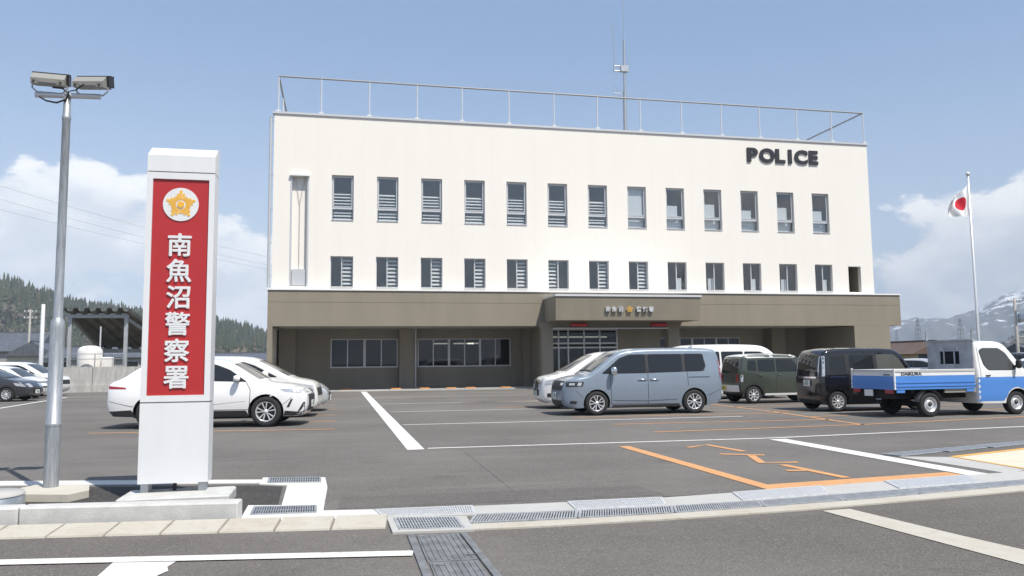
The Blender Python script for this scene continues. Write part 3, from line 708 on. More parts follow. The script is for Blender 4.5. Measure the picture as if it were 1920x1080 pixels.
# lettering
def letter(body, size, x, y, z, m, depth, bold, name, parent=PS, rx=90, sx=1.0):
    me = text_mesh(body, size, depth, m, bold)
    o = obj(name, me, parent, (x, y, z), (math.radians(rx), 0, 0)); o.scale = (sx, 1, 1)
    return o
xl = [25.14, 26.08, 26.88, 27.42, 28.12, 29.05]
for ch, x, sx in zip('POLICE', (25.18, 26.18, 27.10, 27.78, 28.55, 29.43), (1.22, 1.12, 1.15, 1.1, 1.12, 1.12)):
    letter(ch, 1.16, x, YW - 0.045, 14.27, M_letter, 0.08, 0.052, 'letter', sx=sx)
for ch, x in zip('南魚沼警察署', (14.45, 14.82, 15.19, 16.25, 16.62, 16.98)):
    o = letter(ch, 0.29, x, YF + 0.02, 4.36, M_steelw, 0.08, 0.006, 'letter')
def emblem(parent, x, y, z, r, m, name='emblem', plate=None):
    """five-pointed badge of radiating rays with a round boss"""
    mb = MB(); sp_a = 2 * math.pi / 25
    for k in range(25):
        a = math.pi / 2 + k * sp_a; j = k % 5
        ro = r * (1.0, 0.80, 0.66, 0.66, 0.80)[j]; ri = 0.33 * r; hw_ = sp_a * 0.40
        tip = (0.05, 0.03, 0.02, 0.02, 0.03)[j] * r
        q = [(ri * math.cos(a - hw_), ri * math.sin(a - hw_)), ((ro - tip) * math.cos(a - hw_), (ro - tip) * math.sin(a - hw_)), (ro * math.cos(a), ro * math.sin(a)), ((ro - tip) * math.cos(a + hw_), (ro - tip) * math.sin(a + hw_)), (ri * math.cos(a + hw_), ri * math.sin(a + hw_))]
        n = len(q)
        vs = [(x + u, y, z + v) for u, v in q] + [(x + u, y + 0.012, z + v) for u, v in q]
        mb.add(vs, [tuple(range(n)), tuple(range(2 * n - 1, n - 1, -1))] + [((i + 1) % n, i, n + i, n + (i + 1) % n) for i in range(n)])
    n = 20
    ring = [(math.cos(2 * math.pi * i / n) * 0.23 * r, math.sin(2 * math.pi * i / n) * 0.23 * r) for i in range(n)]
    mb.add([(x + u, y - 0.006, z + v) for u, v in ring] + [(x + u, y + 0.012, z + v) for u, v in ring], [tuple(range(n - 1, -1, -1))] + [(i, (i + 1) % n, n + (i + 1) % n, n + i) for i in range(n)])
    return mb.build(name, m, parent)
emblem(PS, 15.72, YF + 0.0, 4.36, 0.21, M_gold)
# ------------------------------------------------------------------ rooftop railing and aerial
PX = [-3.38, -1.08, 1.57, 4.26, 6.86, 9.65, 12.39, 15.10, 17.85, 20.55, 23.22, 25.84, 28.44, 30.95, 33.28]
M_raild = mat('rail_grey', (0.28, 0.28, 0.27), 0.5, 0.2)
rail = MB(); rail.tube([(-3.40, 44.42, 17.45), (33.30, 44.42, 17.45)], 0.05, 8)
rail.tube([(-3.38, 44.42, 17.45), (-3.38, 59, 17.45)], 0.05, 8); rail.tube([(33.28, 44.42, 17.45), (33.28, 59, 17.45)], 0.05, 8); rail.tube([(-3.38, 59, 17.45), (33.28, 59, 17.45)], 0.05, 8)
ra = rail.build('railing', M_raild, PS)
me_post = MB(); me_post.tube([(0, 0, 0), (0, 0, 2.02)], 0.04, 8); me_post.box(-0.12, 0.12, -0.1, 0.1, -0.02, 0.10); me_post = me_post.mesh('railing_post', M_steelw)
for x in PX: obj('railing_post', me_post, ra, (x, 44.42, 15.41))
for x in (-3.38, 33.28):
    for y in (48, 52, 56): obj('railing_post', me_post, ra, (x, y, 15.41))
for x in PX[1::2]: obj('railing_post', me_post, ra, (x, 59, 15.41))
ma = empty('aerial_mast', (19.75, 52, 14.9), 'tall steel aerial mast with whip antennas on the station roof', 'antenna')
mb = MB(); mb.tube([(19.72, 52, 14.9), (19.76, 52, 20.6)], 0.14, 10); mb.tube([(19.76, 52, 20.6), (19.80, 52, 24.45)], 0.09, 8); mb.build('mast', M_galv, ma)
mb = MB(); mb.tube([(19.0, 52, 22.15), (20.1, 52, 22.15)], 0.05, 6); mb.tube([(19.0, 52, 22.5), (20.1, 52, 22.5)], 0.05, 6); mb.box(19.5, 20.05, 51.85, 52.15, 22.1, 22.55); mb.tube([(19.0, 52, 22.1), (19.0, 52, 22.6)], 0.05, 6); mb.build('bracket', M_galv, ma)
MB().tube([(19.02, 52, 21.9), (18.98, 52, 25.85)], 0.025, 6).build('whip', M_galv, ma)
MB().tube([(19.80, 52, 24.4), (19.86, 52, 28.2)], 0.02, 6).build('whip', M_galv, ma)
mb = MB(); mb.tube([(18.9, 52, 20.5), (19.75, 52, 20.5)], 0.02, 5)
for x in (18.95, 19.2, 19.45): mb.tube([(x, 52, 20.0), (x, 52, 21.0)], 0.015, 5)
mb.build('yagi', M_galv, ma)
# wheel stops against the building
me_ws = MB().bbox(-0.3, 0.3, -0.07, 0.07, 0, 0.11, 0.025).mesh('wheel_stop', mat('wheel_stop_orange', (0.55, 0.24, 0.07), 0.7, var=0.2))
for i, x in enumerate((0.4, 3.2, 4.8, 6.3, 7.4, 9.4)):
    o = obj('wheel_stop', me_ws, None, (x, 46.2 - 0.13 * x, 0.008)); tag(o, ('leftmost', 'second', 'third', 'fourth', 'fifth', 'sixth')[i] + ' low orange wheel stop from the left along the station front', 'wheel stop', 'wheel stops along the station front')
# ------------------------------------------------------------------ vehicles
def paint(name, col, rough=0.25, metal=0.0, coat=0.8):
    return mat(name, col, rough, metal, var=0.025, vscale=1.5, coat=coat)
M_tyre = mat('tyre_rubber', (0.022, 0.022, 0.023), 0.85, bump=0.1, bscale=50)
M_rim = mat('alloy_rim', (0.66, 0.67, 0.68), 0.3, 0.35)
M_rimd = mat('rim_black', (0.03, 0.03, 0.032), 0.35)
M_trimb = mat('black_trim', (0.025, 0.025, 0.027), 0.6)
M_under = mat('underbody', (0.012, 0.012, 0.012), 0.9)
M_chrome = mat('chrome', (0.75, 0.76, 0.78), 0.12, 1.0)
M_lens = mat('lamp_lens', (0.55, 0.57, 0.60), 0.08, 0.35, coat=1.0)
M_tail = mat('tail_lens', (0.32, 0.015, 0.015), 0.12, coat=1.0)
M_plate = mat('number_plate', (0.75, 0.76, 0.74), 0.5, var=0.06, vscale=20)
M_platey = mat('yellow_plate', (0.72, 0.55, 0.06), 0.5)
M_gap = mat('panel_gap', (0.02, 0.02, 0.022), 0.8)
def car_glass(name, col):
    return mat(name, col, 0.04, 0.0, spec=0.45)
M_cg = car_glass('car_glass', (0.018, 0.021, 0.024))
M_cgw = car_glass('windscreen_glass', (0.05, 0.058, 0.06))

def pip(P, poly):
    x, y = P[:, 0], P[:, 1]; ins = np.zeros(len(P), bool); n = len(poly); j = n - 1
    for i in range(n):
        xi, yi = poly[i]; xj, yj = poly[j]
        c = ((yi > y) != (yj > y)) & (x < (xj - xi) * (y - yi) / ((yj - yi) + 1e-12) + xi)
        ins ^= c; j = i
    return ins
def seg_dist(P, line):
    line = np.asarray(line); A = line[:-1]; D = line[1:] - A
    L2 = (D ** 2).sum(1) + 1e-12
    best = np.full(len(P), 1e9)
    for a, d, l in zip(A, D, L2):
        t = np.clip(((P - a) @ d) / l, 0, 1); q = P - (a + t[:, None] * d)
        best = np.minimum(best, np.hypot(q[:, 0], q[:, 1]))
    return best
def chaikin(p, n=2):
    p = [np.array(q, float) for q in p]
    for _ in range(n):
        r = [p[0]]
        for a, b in zip(p[:-1], p[1:]):
            r += [a * 0.75 + b * 0.25, a * 0.25 + b * 0.75]
        r.append(p[-1]); p = r
    return np.array(p)
def resample(p, step, closed=False):
    p = np.asarray(p, float)
    if closed: p = np.vstack([p, p[:1]])
    d = np.hypot(*np.diff(p, axis=0).T); s = np.concatenate([[0], np.cumsum(d)])
    n = max(2, int(round(s[-1] / step)))
    t = np.linspace(0, s[-1], n + 1)
    q = np.stack([np.interp(t, s, p[:, 0]), np.interp(t, s, p[:, 1])], 1)
    return q[:-1] if closed else q
class Car:
    """body = two curved side skins (triangulated from the side outline with wheel arches) + a crowned skin running over bonnet, roof and tail"""
    def __init__(s, name, label, cat, L, Wd, top, wheels, r, arch, zb, sec, group='parked cars', round_=0.07, front=(0.55, 0.17), rear=(0.3, 0.10), bulge=0.03, body=None, sm=2):
        s.root = empty(name, (0, 0, 0), label, cat, group); s.L, s.W, s.r = L, Wd, r
        s.sec = np.array(sec, float); s.fr, s.re, s.rd, s.bulge = front, rear, round_, bulge
        s.top = resample(chaikin(top, sm), 0.045)
        bot = [tuple(s.top[-1])]
        for xw in sorted(wheels, reverse=True):
            dz = zb - r; h = math.sqrt(max(arch ** 2 - dz ** 2, 1e-4)); a0 = math.atan2(dz, h); a1 = math.pi - a0
            for k in range(15):
                a = a0 + (a1 - a0) * k / 14
                bot.append((xw + arch * math.cos(a), r + arch * math.sin(a)))
        bot.append(tuple(s.top[0]))
        # straight stretches of the sill are resampled, the arch points kept
        b2 = [bot[0]]
        for a, b in zip(bot[:-1], bot[1:]):
            n = max(1, int(math.hypot(b[0] - a[0], b[1] - a[1]) / 0.08))
            b2 += [(a[0] + (b[0] - a[0]) * k / n, a[1] + (b[1] - a[1]) * k / n) for k in range(1, n + 1)]
        s.bot = np.array(b2)
        s.poly = np.vstack([s.top, s.bot[1:-1]])
        s.paint = body
        s.wheels = wheels
        s._body()
    def half(s, P):
        P = np.asarray(P, float)
        f = np.interp(P[:, 1], s.sec[:, 0], s.sec[:, 1])
        t = np.clip((P[:, 0] - (s.L - s.fr[0])) / s.fr[0], 0, 1); f = f * (1 - s.fr[1] * t ** 2.2)
        t = np.clip((s.re[0] - P[:, 0]) / s.re[0], 0, 1); f = f * (1 - s.re[1] * t ** 2.2)
        d = seg_dist(P, s.top); r = s.rd
        ins = np.where(d < r, r - np.sqrt(np.maximum(r * r - (r - np.minimum(d, r)) ** 2, 0)), 0)
        return s.W / 2 * f - ins
    def tri(s, poly, step, extra=None):
        poly = np.asarray(poly, float); n = len(poly)
        lo, hi = poly.min(0), poly.max(0)
        gx, gz = np.meshgrid(np.arange(lo[0] + step / 2, hi[0], step), np.arange(lo[1] + step / 2, hi[1], step))
        g = np.stack([gx.ravel(), gz.ravel()], 1)
        g[:, 0] += (np.round(g[:, 1] / step) % 2) * step * 0.5
        if extra is not None: g = np.vstack([g, extra])
        g = g[pip(g, poly)]
        g = g[seg_dist(g, np.vstack([poly, poly[:1]])) > step * 0.28]
        allp = np.vstack([poly, g])
        out = delaunay_2d_cdt([Vector(p) for p in allp], [], [list(range(n))], 1, 1e-5)
        return np.array([(v.x, v.y) for v in out[0]]), [tuple(f) for f in out[2]]
    def _body(s):
        # denser points near the roof / bonnet edge for the rounded shoulder
        nrm = s.normals(); ring = []
        for k in (0.18, 0.45, 0.8): ring.append(s.top - nrm * s.rd * k)
        P, F = s.tri(s.poly, 0.075, np.vstack(ring)[::1])
        h = s.half(P); mb = MB()
        a = sum((P[f[0]][0] * (P[f[1]][1] - P[f[2]][1]) + P[f[1]][0] * (P[f[2]][1] - P[f[0]][1]) + P[f[2]][0] * (P[f[0]][1] - P[f[1]][1])) for f in F[:20])
        Fn = F if a > 0 else [f[::-1] for f in F]
        mb.add([(p[0], -w, p[1]) for p, w in zip(P, h)], Fn, 0, True)
        mb.add([(p[0], w, p[1]) for p, w in zip(P, h)], [f[::-1] for f in Fn], 0, True)
        V, Q = s.ribbon(0, len(s.top) - 1, -1, 1, 0.0, 9)
        mb.add(V, Q, 0, True)
        n = len(s.bot); hb = s.half(s.bot); vs = []
        for p, w in zip(s.bot, hb): vs += [(p[0], -w, p[1]), (p[0], w, p[1])]
        mb.add(vs, [(2 * i, 2 * i + 1, 2 * i + 3, 2 * i + 2) for i in range(n - 1)], 1, False)
        me = mb.mesh('body', [s.paint, M_under])
        import bmesh
        bm = bmesh.new(); bm.from_mesh(me); bmesh.ops.remove_doubles(bm, verts=bm.verts, dist=0.0006); bm.to_mesh(me); bm.free()
        me.set_sharp_from_angle(angle=math.radians(42))
        s.body = obj('body', me, s.root)
    def normals(s):
        t = np.gradient(s.top, axis=0); t /= np.hypot(t[:, 0], t[:, 1])[:, None] + 1e-9
        return np.stack([-t[:, 1], t[:, 0]], 1)     # outline runs rear -> roof -> front, outside is on the left
    def ribbon(s, i0, i1, v0, v1, off, nc=7):
        nrm = s.normals(); h = s.half(s.top); V = []
        vv = np.linspace(v0, v1, nc)
        for i in range(i0, i1 + 1):
            p, n, w = s.top[i], nrm[i], h[i]
            for v in vv:
                b = s.bulge * (1 - v * v) + off
                V.append((p[0] + n[0] * b, v * w, p[1] + n[1] * b))
        k = i1 - i0
        Q = [(i * nc + j, i * nc + j + 1, (i + 1) * nc + j + 1, (i + 1) * nc + j) for i in range(k) for j in range(nc - 1)]
        return V, Q
    def near(s, p):
        return int(np.argmin(np.hypot(s.top[:, 0] - p[0], s.top[:, 1] - p[1])))
    def over(s, name, p0, p1, v0, v1, m, off=0.004, parent=None, both=False, mb=None):
        """patch on the skin running over the car, between two outline points and two lateral fractions"""
        i0, i1 = sorted((s.near(p0), s.near(p1)))
        own = mb is None
        mb = mb or MB()
        V, Q = s.ribbon(i0, i1, v0, v1, off, 7); mb.add(V, Q, 0, True)
        if both:
            s.over(name, p0, p1, -v1, -v0, m, off, parent)
        return mb.build(name, m, parent or s.root) if own else mb
    def side(s, name, poly, m, off=0.004, sides=(-1, 1), parent=None, smooth_=0, step=0.07, rad=0.055):
        res = []
        if smooth_:
            p = [np.array(q, float) for q in poly]; out = []; n_ = len(p)
            for i in range(n_):
                a, b, c_ = p[i - 1], p[i], p[(i + 1) % n_]
                u, v = a - b, c_ - b; lu, lv = np.linalg.norm(u), np.linalg.norm(v)
                rr = min(rad, lu * 0.4, lv * 0.4); q0, q1 = b + u / lu * rr, b + v / lv * rr
                for t in (0, 0.25, 0.5, 0.75, 1): out.append((1 - t) ** 2 * q0 + 2 * t * (1 - t) * b + t * t * q1)
            poly = out
        poly = resample(poly, 0.03, True)
        P, F = s.tri(poly, step)
        h = s.half(P) + off
        a = sum((P[f[0]][0] * (P[f[1]][1] - P[f[2]][1]) + P[f[1]][0] * (P[f[2]][1] - P[f[0]][1]) + P[f[2]][0] * (P[f[0]][1] - P[f[1]][1])) for f in F)
        Fn = F if a > 0 else [f[::-1] for f in F]
        for sd in sides:
            mb = MB(); mb.add([(p[0], sd * w, p[1]) for p, w in zip(P, h)], Fn if sd < 0 else [f[::-1] for f in Fn], 0, True)
            res.append(mb.build(name, m, parent or s.root))
        return res
    def seam(s, pts, w=0.014, m=None, name='panel_gap', off=0.002, sides=(-1, 1)):
        p = resample(np.array(pts, float), 0.06); t = np.gradient(p, axis=0); t /= np.hypot(t[:, 0], t[:, 1])[:, None]
        n = np.stack([-t[:, 1], t[:, 0]], 1) * w / 2
        A, B = p + n, p - n; ha, hb = s.half(A) + off, s.half(B) + off; k = len(p)
        for sd in sides:
            mb = MB(); mb.add([(q[0], sd * h, q[1]) for q, h in zip(A, ha)] + [(q[0], sd * h, q[1]) for q, h in zip(B, hb)], [(i, i + 1, k + i + 1, k + i) for i in range(k - 1)], 0, True)
            mb.build(name, m or M_gap, s.root)
    def window(s, poly, m=None, smooth_=2, trim=0.022):
        c = np.mean(np.array(poly), axis=0)
        big = [tuple(np.array(q) + (np.array(q) - c) / (np.linalg.norm(np.array(q) - c) + 1e-9) * trim) for q in poly]
        tr = s.side('window_trim', big, M_trimb, 0.003, smooth_=smooth_)
        for k, sd in enumerate((-1, 1)):
            s.side('window', poly, m or M_cg, 0.007, (sd,), smooth_=smooth_)
    def details(s, base, xw, hood=None, m=None):
        """bumper joints, wipers, roof fin and arch lips"""
        xr, xf = xw
        s.seam([(xf + 0.40, s.r + 0.16), (s.L - 0.34, 0.70)], 0.010); s.seam([(xr - 0.40, s.r + 0.16), (0.10, 0.66)], 0.010)
        for v0, v1 in ((-0.75, -0.02), (0.02, 0.7)):
            s.over('wiper', (base[0] - 0.03, base[1] + 0.02), (base[0] - 0.055, base[1] + 0.04), v0, v1, M_trimb, 0.016)
        h = float(s.top[:, 1].max()); mb = MB()
        mb.add([(0.55, -0.03, h - 0.01), (0.75, -0.03, h - 0.01), (0.75, 0.03, h - 0.01), (0.55, 0.03, h - 0.01), (0.57, 0, h + 0.085), (0.61, 0, h + 0.085)], [(0, 1, 5, 4), (2, 3, 4, 5), (1, 2, 5), (3, 0, 4), (3, 2, 1, 0)])
        mb.build('roof_fin', m or s.paint, s.root)
        s.side('fuel_door', [(xr - 0.14, 0.80), (xr + 0.04, 0.80), (xr + 0.04, 0.96), (xr - 0.14, 0.96)], s.paint, 0.003, (-1,), smooth_=1)
    def band(s, poly):
        """black pillar band behind the side windows"""
        s.side('pillar_trim', poly, M_trimb, 0.0018, smooth_=1)
    def handle(s, x, z, m, w=0.17):
        h = float(s.half(np.array([(x, z)]))[0])
        for sd in (-1, 1):
            mb = MB(); y = sd * (h + 0.022)
            mb.tube([(x - w / 2, sd * h, z), (x - w / 2 + 0.02, y, z), (x + w / 2 - 0.02, y, z + 0.004), (x + w / 2, sd * h, z + 0.004)], 0.015, 6); mb.build('door_handle', m, s.root)
    def mirror(s, x, z, m, sz=(0.13, 0.20, 0.15)):
        h = float(s.half(np.array([(x, z)]))[0])
        for sd in (-1, 1):
            mb = MB(); cx, cy, cz = x, sd * (h + sz[1] * 0.62 + 0.03), z + 0.05
            prof = []
            vs = []; n = 12
            for i, (u, sc) in enumerate(((-1, 0.45), (-0.75, 0.85), (-0.2, 1.0), (0.4, 0.95), (0.85, 0.6), (1.0, 0.2))):
                for j in range(n):
                    t = 2 * math.pi * j / n
                    ex = math.copysign(abs(math.cos(t)) ** 0.6, math.cos(t)); ez = math.copysign(abs(math.sin(t)) ** 0.6, math.sin(t))
                    vs.append((cx + sz[0] / 2 * u, cy + sz[1] / 2 * sc * ex, cz + sz[2] / 2 * sc * ez))
            fs = [(i * n + j, (i + 1) * n + j, (i + 1) * n + (j + 1) % n, i * n + (j + 1) % n) for i in range(5) for j in range(n)]
            fs += [tuple(range(n)), tuple(range(6 * n - 1, 5 * n - 1, -1))]
            mb.add(vs, fs, 0, True); o = mb.build('mirror', m, s.root)
            MB().bar((x, sd * (h - 0.02), z - 0.02), (x, sd * (h + sz[1] * 0.45), z), 0.06, 0.05).build('mirror_arm', M_trimb, o)
    def wheel_set(s, style, width=0.21, track=None, m=None, spokes=5, y_in=0.01):
        tm, rm = wheel_mesh(s.r, width, style, spokes, m)
        for xw in s.wheels:
            h = float(s.half(np.array([(xw, s.r + 0.32)]))[0]) - y_in
            for sd in (-1, 1):
                yy_ = sd * (h - width / 2); rz = 0 if sd < 0 else math.pi
                t = obj('wheel', tm, s.root, (xw, yy_, s.r), (0, random.random() * 1.2, rz))
                q = obj('rim', rm, t, (xw, yy_, s.r), t.rotation_euler)
    def arch_trim(s, xw, arch, w, m, zb):
        pts = []
        a0 = -0.35; a1 = math.pi + 0.35
        for rr, rev in ((arch + w, False), (arch + 0.001, True)):
            q = []
            for k in range(13):
                a = a0 + (a1 - a0) * k / 12
                q.append((xw + rr * math.cos(a), max(zb, s.r + rr * math.sin(a))))
            pts += q[::-1] if rev else q
        s.side('arch_trim', pts, m, 0.006, step=0.05)
    def plate(s, z, m, rear=False, w=0.33, h=0.165, y=0.0, off=0.03):
        seg = s.top[: len(s.top) // 3] if rear else s.top[-len(s.top) // 3:]
        i = int(np.argmin(abs(seg[:, 1] - z))); x = seg[i][0] + (-(s.bulge + off * 0.5) if rear else s.bulge + off * 0.5)
        mb = MB(); mb.box(x - 0.008, x + 0.008, y - w / 2, y + w / 2, z - h / 2, z + h / 2)
        o = mb.build('number_plate', m, s.root)
        g = MB(); fx = x - 0.010 if rear else x + 0.010
        for k in range(4):
            yy_ = y - w * 0.26 + k * w * 0.17
            g.box(fx - 0.001, fx + 0.001, yy_, yy_ + w * 0.10, z - h * 0.32, z + h * 0.12)
        g.box(fx - 0.001, fx + 0.001, y - w * 0.22, y + w * 0.2, z + h * 0.22, z + h * 0.38)
        g.build('plate_print', M_platep, o)
    def place(s, x, y, deg):
        """put the middle of the wheelbase at x, y"""
        c = sum(s.wheels) / 2; a = math.radians(deg)
        s.root.rotation_euler = (0, 0, a)
        s.root.location = (x - c * math.cos(a), y - c * math.sin(a), 0.008)
M_platep = mat('plate_print', (0.10, 0.22, 0.14), 0.6)
_wm = {}
def wheel_mesh(r, w, style, n, m):
    key = (r, w, style, n, m.name if m else '')
    if key in _wm: return _wm[key]
    t = MB(); rr = r * (0.66 if style != 'steel' else 0.60)
    t.lathe([(rr * 0.98, -w * 0.42), (rr + 0.012, -w / 2), (r - 0.03, -w / 2), (r - 0.008, -w * 0.40), (r, -w * 0.25), (r, w * 0.25), (r - 0.008, w * 0.40), (r - 0.03, w / 2), (rr, w / 2)], 36, 'y')
    t.lathe([(rr, w / 2), (0.01, w / 2 - 0.03)], 36, 'y')
    tm = t.mesh('tyre', M_tyre)
    g = MB(); y0 = -w * 0.36
    g.lathe([(rr * 1.0, -w * 0.46), (rr * 0.93, -w * 0.47), (rr * 0.90, y0 + 0.03), (rr * 0.90, 0.06)], 32, 'y')       # lip and barrel
    g.lathe([(rr * 0.90, 0.02), (0.005, 0.02)], 24, 'y', mi=1)                                                       # dark backing
    if style == 'steel':
        g.lathe([(rr * 0.9, y0 + 0.02), (rr * 0.72, y0 + 0.055), (rr * 0.55, y0 + 0.0), (rr * 0.40, y0 - 0.01), (rr * 0.26, y0 + 0.02)], 28, 'y')
        g.lathe([(rr * 0.26, y0 + 0.02), (rr * 0.22, y0 - 0.02), (0.004, y0 - 0.025)], 16, 'y', mi=1)
    else:
        for k in range(n):
            a = 2 * math.pi * k / n
            for da, ws in (((-0.15, 0.034), (0.15, 0.034)) if style == 'twin' else ((0, 0.075),) if style == 'multi' else ((0, 0.11),)):
                a2 = a + da; ca, sa = math.cos(a2), math.sin(a2); a3 = a + da * (1.7 if style == 'twin' else 1.0); cb, sb = math.cos(a3), math.sin(a3)
                ri, ro = rr * 0.16, rr * 0.95; w0, w1 = ws * rr * 1.1, ws * rr * (1.9 if style != 'multi' else 1.2)
                vs = []
                for (c_, s_, rad, ww, yy_) in ((ca, sa, ri, w0, y0 - 0.012), (cb, sb, ro, w1, y0 - 0.03)):
                    vs += [(c_ * rad - s_ * ww, yy_, s_ * rad + c_ * ww), (c_ * rad + s_ * ww, yy_, s_ * rad - c_ * ww), (c_ * rad + s_ * ww * 0.8, yy_ + 0.035, s_ * rad - c_ * ww * 0.8), (c_ * rad - s_ * ww * 0.8, yy_ + 0.035, s_ * rad + c_ * ww * 0.8)]
                g.add(vs, [(0, 1, 5, 4), (1, 2, 6, 5), (3, 0, 4, 7), (2, 3, 7, 6)])
                g.add(vs, [(5, 4, 0, 1)][:0])
        g.lathe([(rr * 0.24, y0 + 0.0), (rr * 0.2, y0 - 0.02), (0.004, y0 - 0.024)], 16, 'y')
    rm = g.mesh('rim', [m or M_rim, M_rimd])
    _wm[key] = (tm, rm)
    return tm, rm
SEC_CAR = [(0.2, 0.90), (0.35, 0.955), (0.55, 0.99), (0.75, 1.0), (0.95, 0.975), (1.10, 0.93), (1.55, 0.72), (1.7, 0.68)]
SEC_VAN = [(0.2, 0.93), (0.35, 0.965), (0.55, 0.99), (0.8, 1.0), (1.05, 0.985), (1.20, 0.965), (1.75, 0.84), (1.9, 0.82)]
SEC_KEI = [(0.2, 0.93), (0.35, 0.97), (0.55, 0.995), (0.8, 1.0), (1.0, 0.99), (1.15, 0.97), (1.7, 0.875), (1.85, 0.85)]

# ---- white crossover behind the sign
P_pearl = paint('pearl_white_paint', (0.80, 0.80, 0.80))
def crossover(name, label, m):
    c = Car(name, label, 'car', 4.74, 1.855, [(0.14, 0.33), (0.04, 0.40), (0.01, 0.62), (0.03, 0.80), (0.0, 0.93), (0.05, 1.06), (0.16, 1.13), (0.36, 1.19), (0.72, 1.46), (1.0, 1.575), (1.45, 1.645), (2.1, 1.665), (2.6, 1.63), (2.95, 1.53), (3.60, 1.13),
                               (3.75, 1.07), (4.2, 1.01), (4.52, 0.92), (4.68, 0.82), (4.74, 0.70), (4.73, 0.45), (4.66, 0.30), (4.5, 0.24)], (1.10, 3.79), 0.365, 0.425, 0.25, SEC_CAR, body=m, front=(0.75, 0.26), rear=(0.55, 0.15))
    c.band([(0.96, 1.155), (1.18, 1.415), (1.47, 1.52), (2.10, 1.55), (2.56, 1.515), (2.90, 1.385), (3.34, 1.085), (2.1, 1.13)])
    c.window([(0.98, 1.17), (1.20, 1.40), (1.48, 1.505), (2.08, 1.535), (2.10, 1.15), (1.5, 1.15)]); c.window([(2.18, 1.535), (2.55, 1.50), (2.88, 1.37), (3.30, 1.10), (2.6, 1.13), (2.18, 1.15)])
    c.over('windscreen', (2.95, 1.53), (3.60, 1.13), -0.90, 0.90, M_cgw); c.over('rear_window', (0.40, 1.21), (0.82, 1.5), -0.86, 0.86, M_cg)
    c.side('sill_trim', [(0.10, 0.42), (0.65, 0.45), (0.74, 0.28), (0.2, 0.30)], M_trimb); c.side('sill_trim', [(1.50, 0.24), (1.56, 0.40), (3.32, 0.40), (3.40, 0.25)], M_trimb); c.side('sill_trim', [(4.20, 0.26), (4.24, 0.38), (4.62, 0.34), (4.60, 0.27), (4.4, 0.25)], M_trimb)
    c.side('headlight', [(4.12, 0.90), (4.25, 0.84), (4.64, 0.80), (4.62, 0.87), (4.45, 0.935)], M_lens); c.over('headlight', (4.60, 0.885), (4.71, 0.79), 0.35, 0.99, M_lens, both=True)
    c.over('grille', (4.74, 0.74), (4.70, 0.36), -0.72, 0.72, M_trimb); c.side('intake', [(4.28, 0.46), (4.38, 0.66), (4.43, 0.66), (4.34, 0.46)], M_trimb)
    c.side('intake', [(4.50, 0.30), (4.66, 0.58), (4.70, 0.58), (4.68, 0.34)], M_trimb)
    c.side('tail_light', [(0.06, 1.03), (0.50, 0.99), (0.52, 0.95), (0.08, 0.955)], M_tail); c.over('tail_light', (0.02, 0.94), (0.08, 1.08), -0.98, 0.98, M_tail)
    for pts in ([(2.14, 1.14), (2.13, 0.42)], [(3.30, 1.10), (3.42, 0.9), (3.40, 0.42)], [(1.12, 1.14), (1.50, 0.80), (1.58, 0.44)], [(2.14, 0.42), (3.40, 0.42)]): c.seam(pts)
    c.seam([(1.45, 0.62), (2.4, 0.56), (3.3, 0.64)], 0.02, m, 'crease', 0.007)
    c.handle(2.30, 0.98, m); c.handle(1.25, 1.0, m); c.mirror(3.12, 1.13, m, (0.15, 0.22, 0.15)); c.wheel_set('twin', 0.225, spokes=5)
    c.details((3.60, 1.13), (1.10, 3.79)); c.plate(0.52, M_plate); return c
c = crossover('white_crossover', 'glossy white crossover parked behind the red sign pylon, nose to the right', P_pearl)
c.place(-2.95, 21.35, -7)
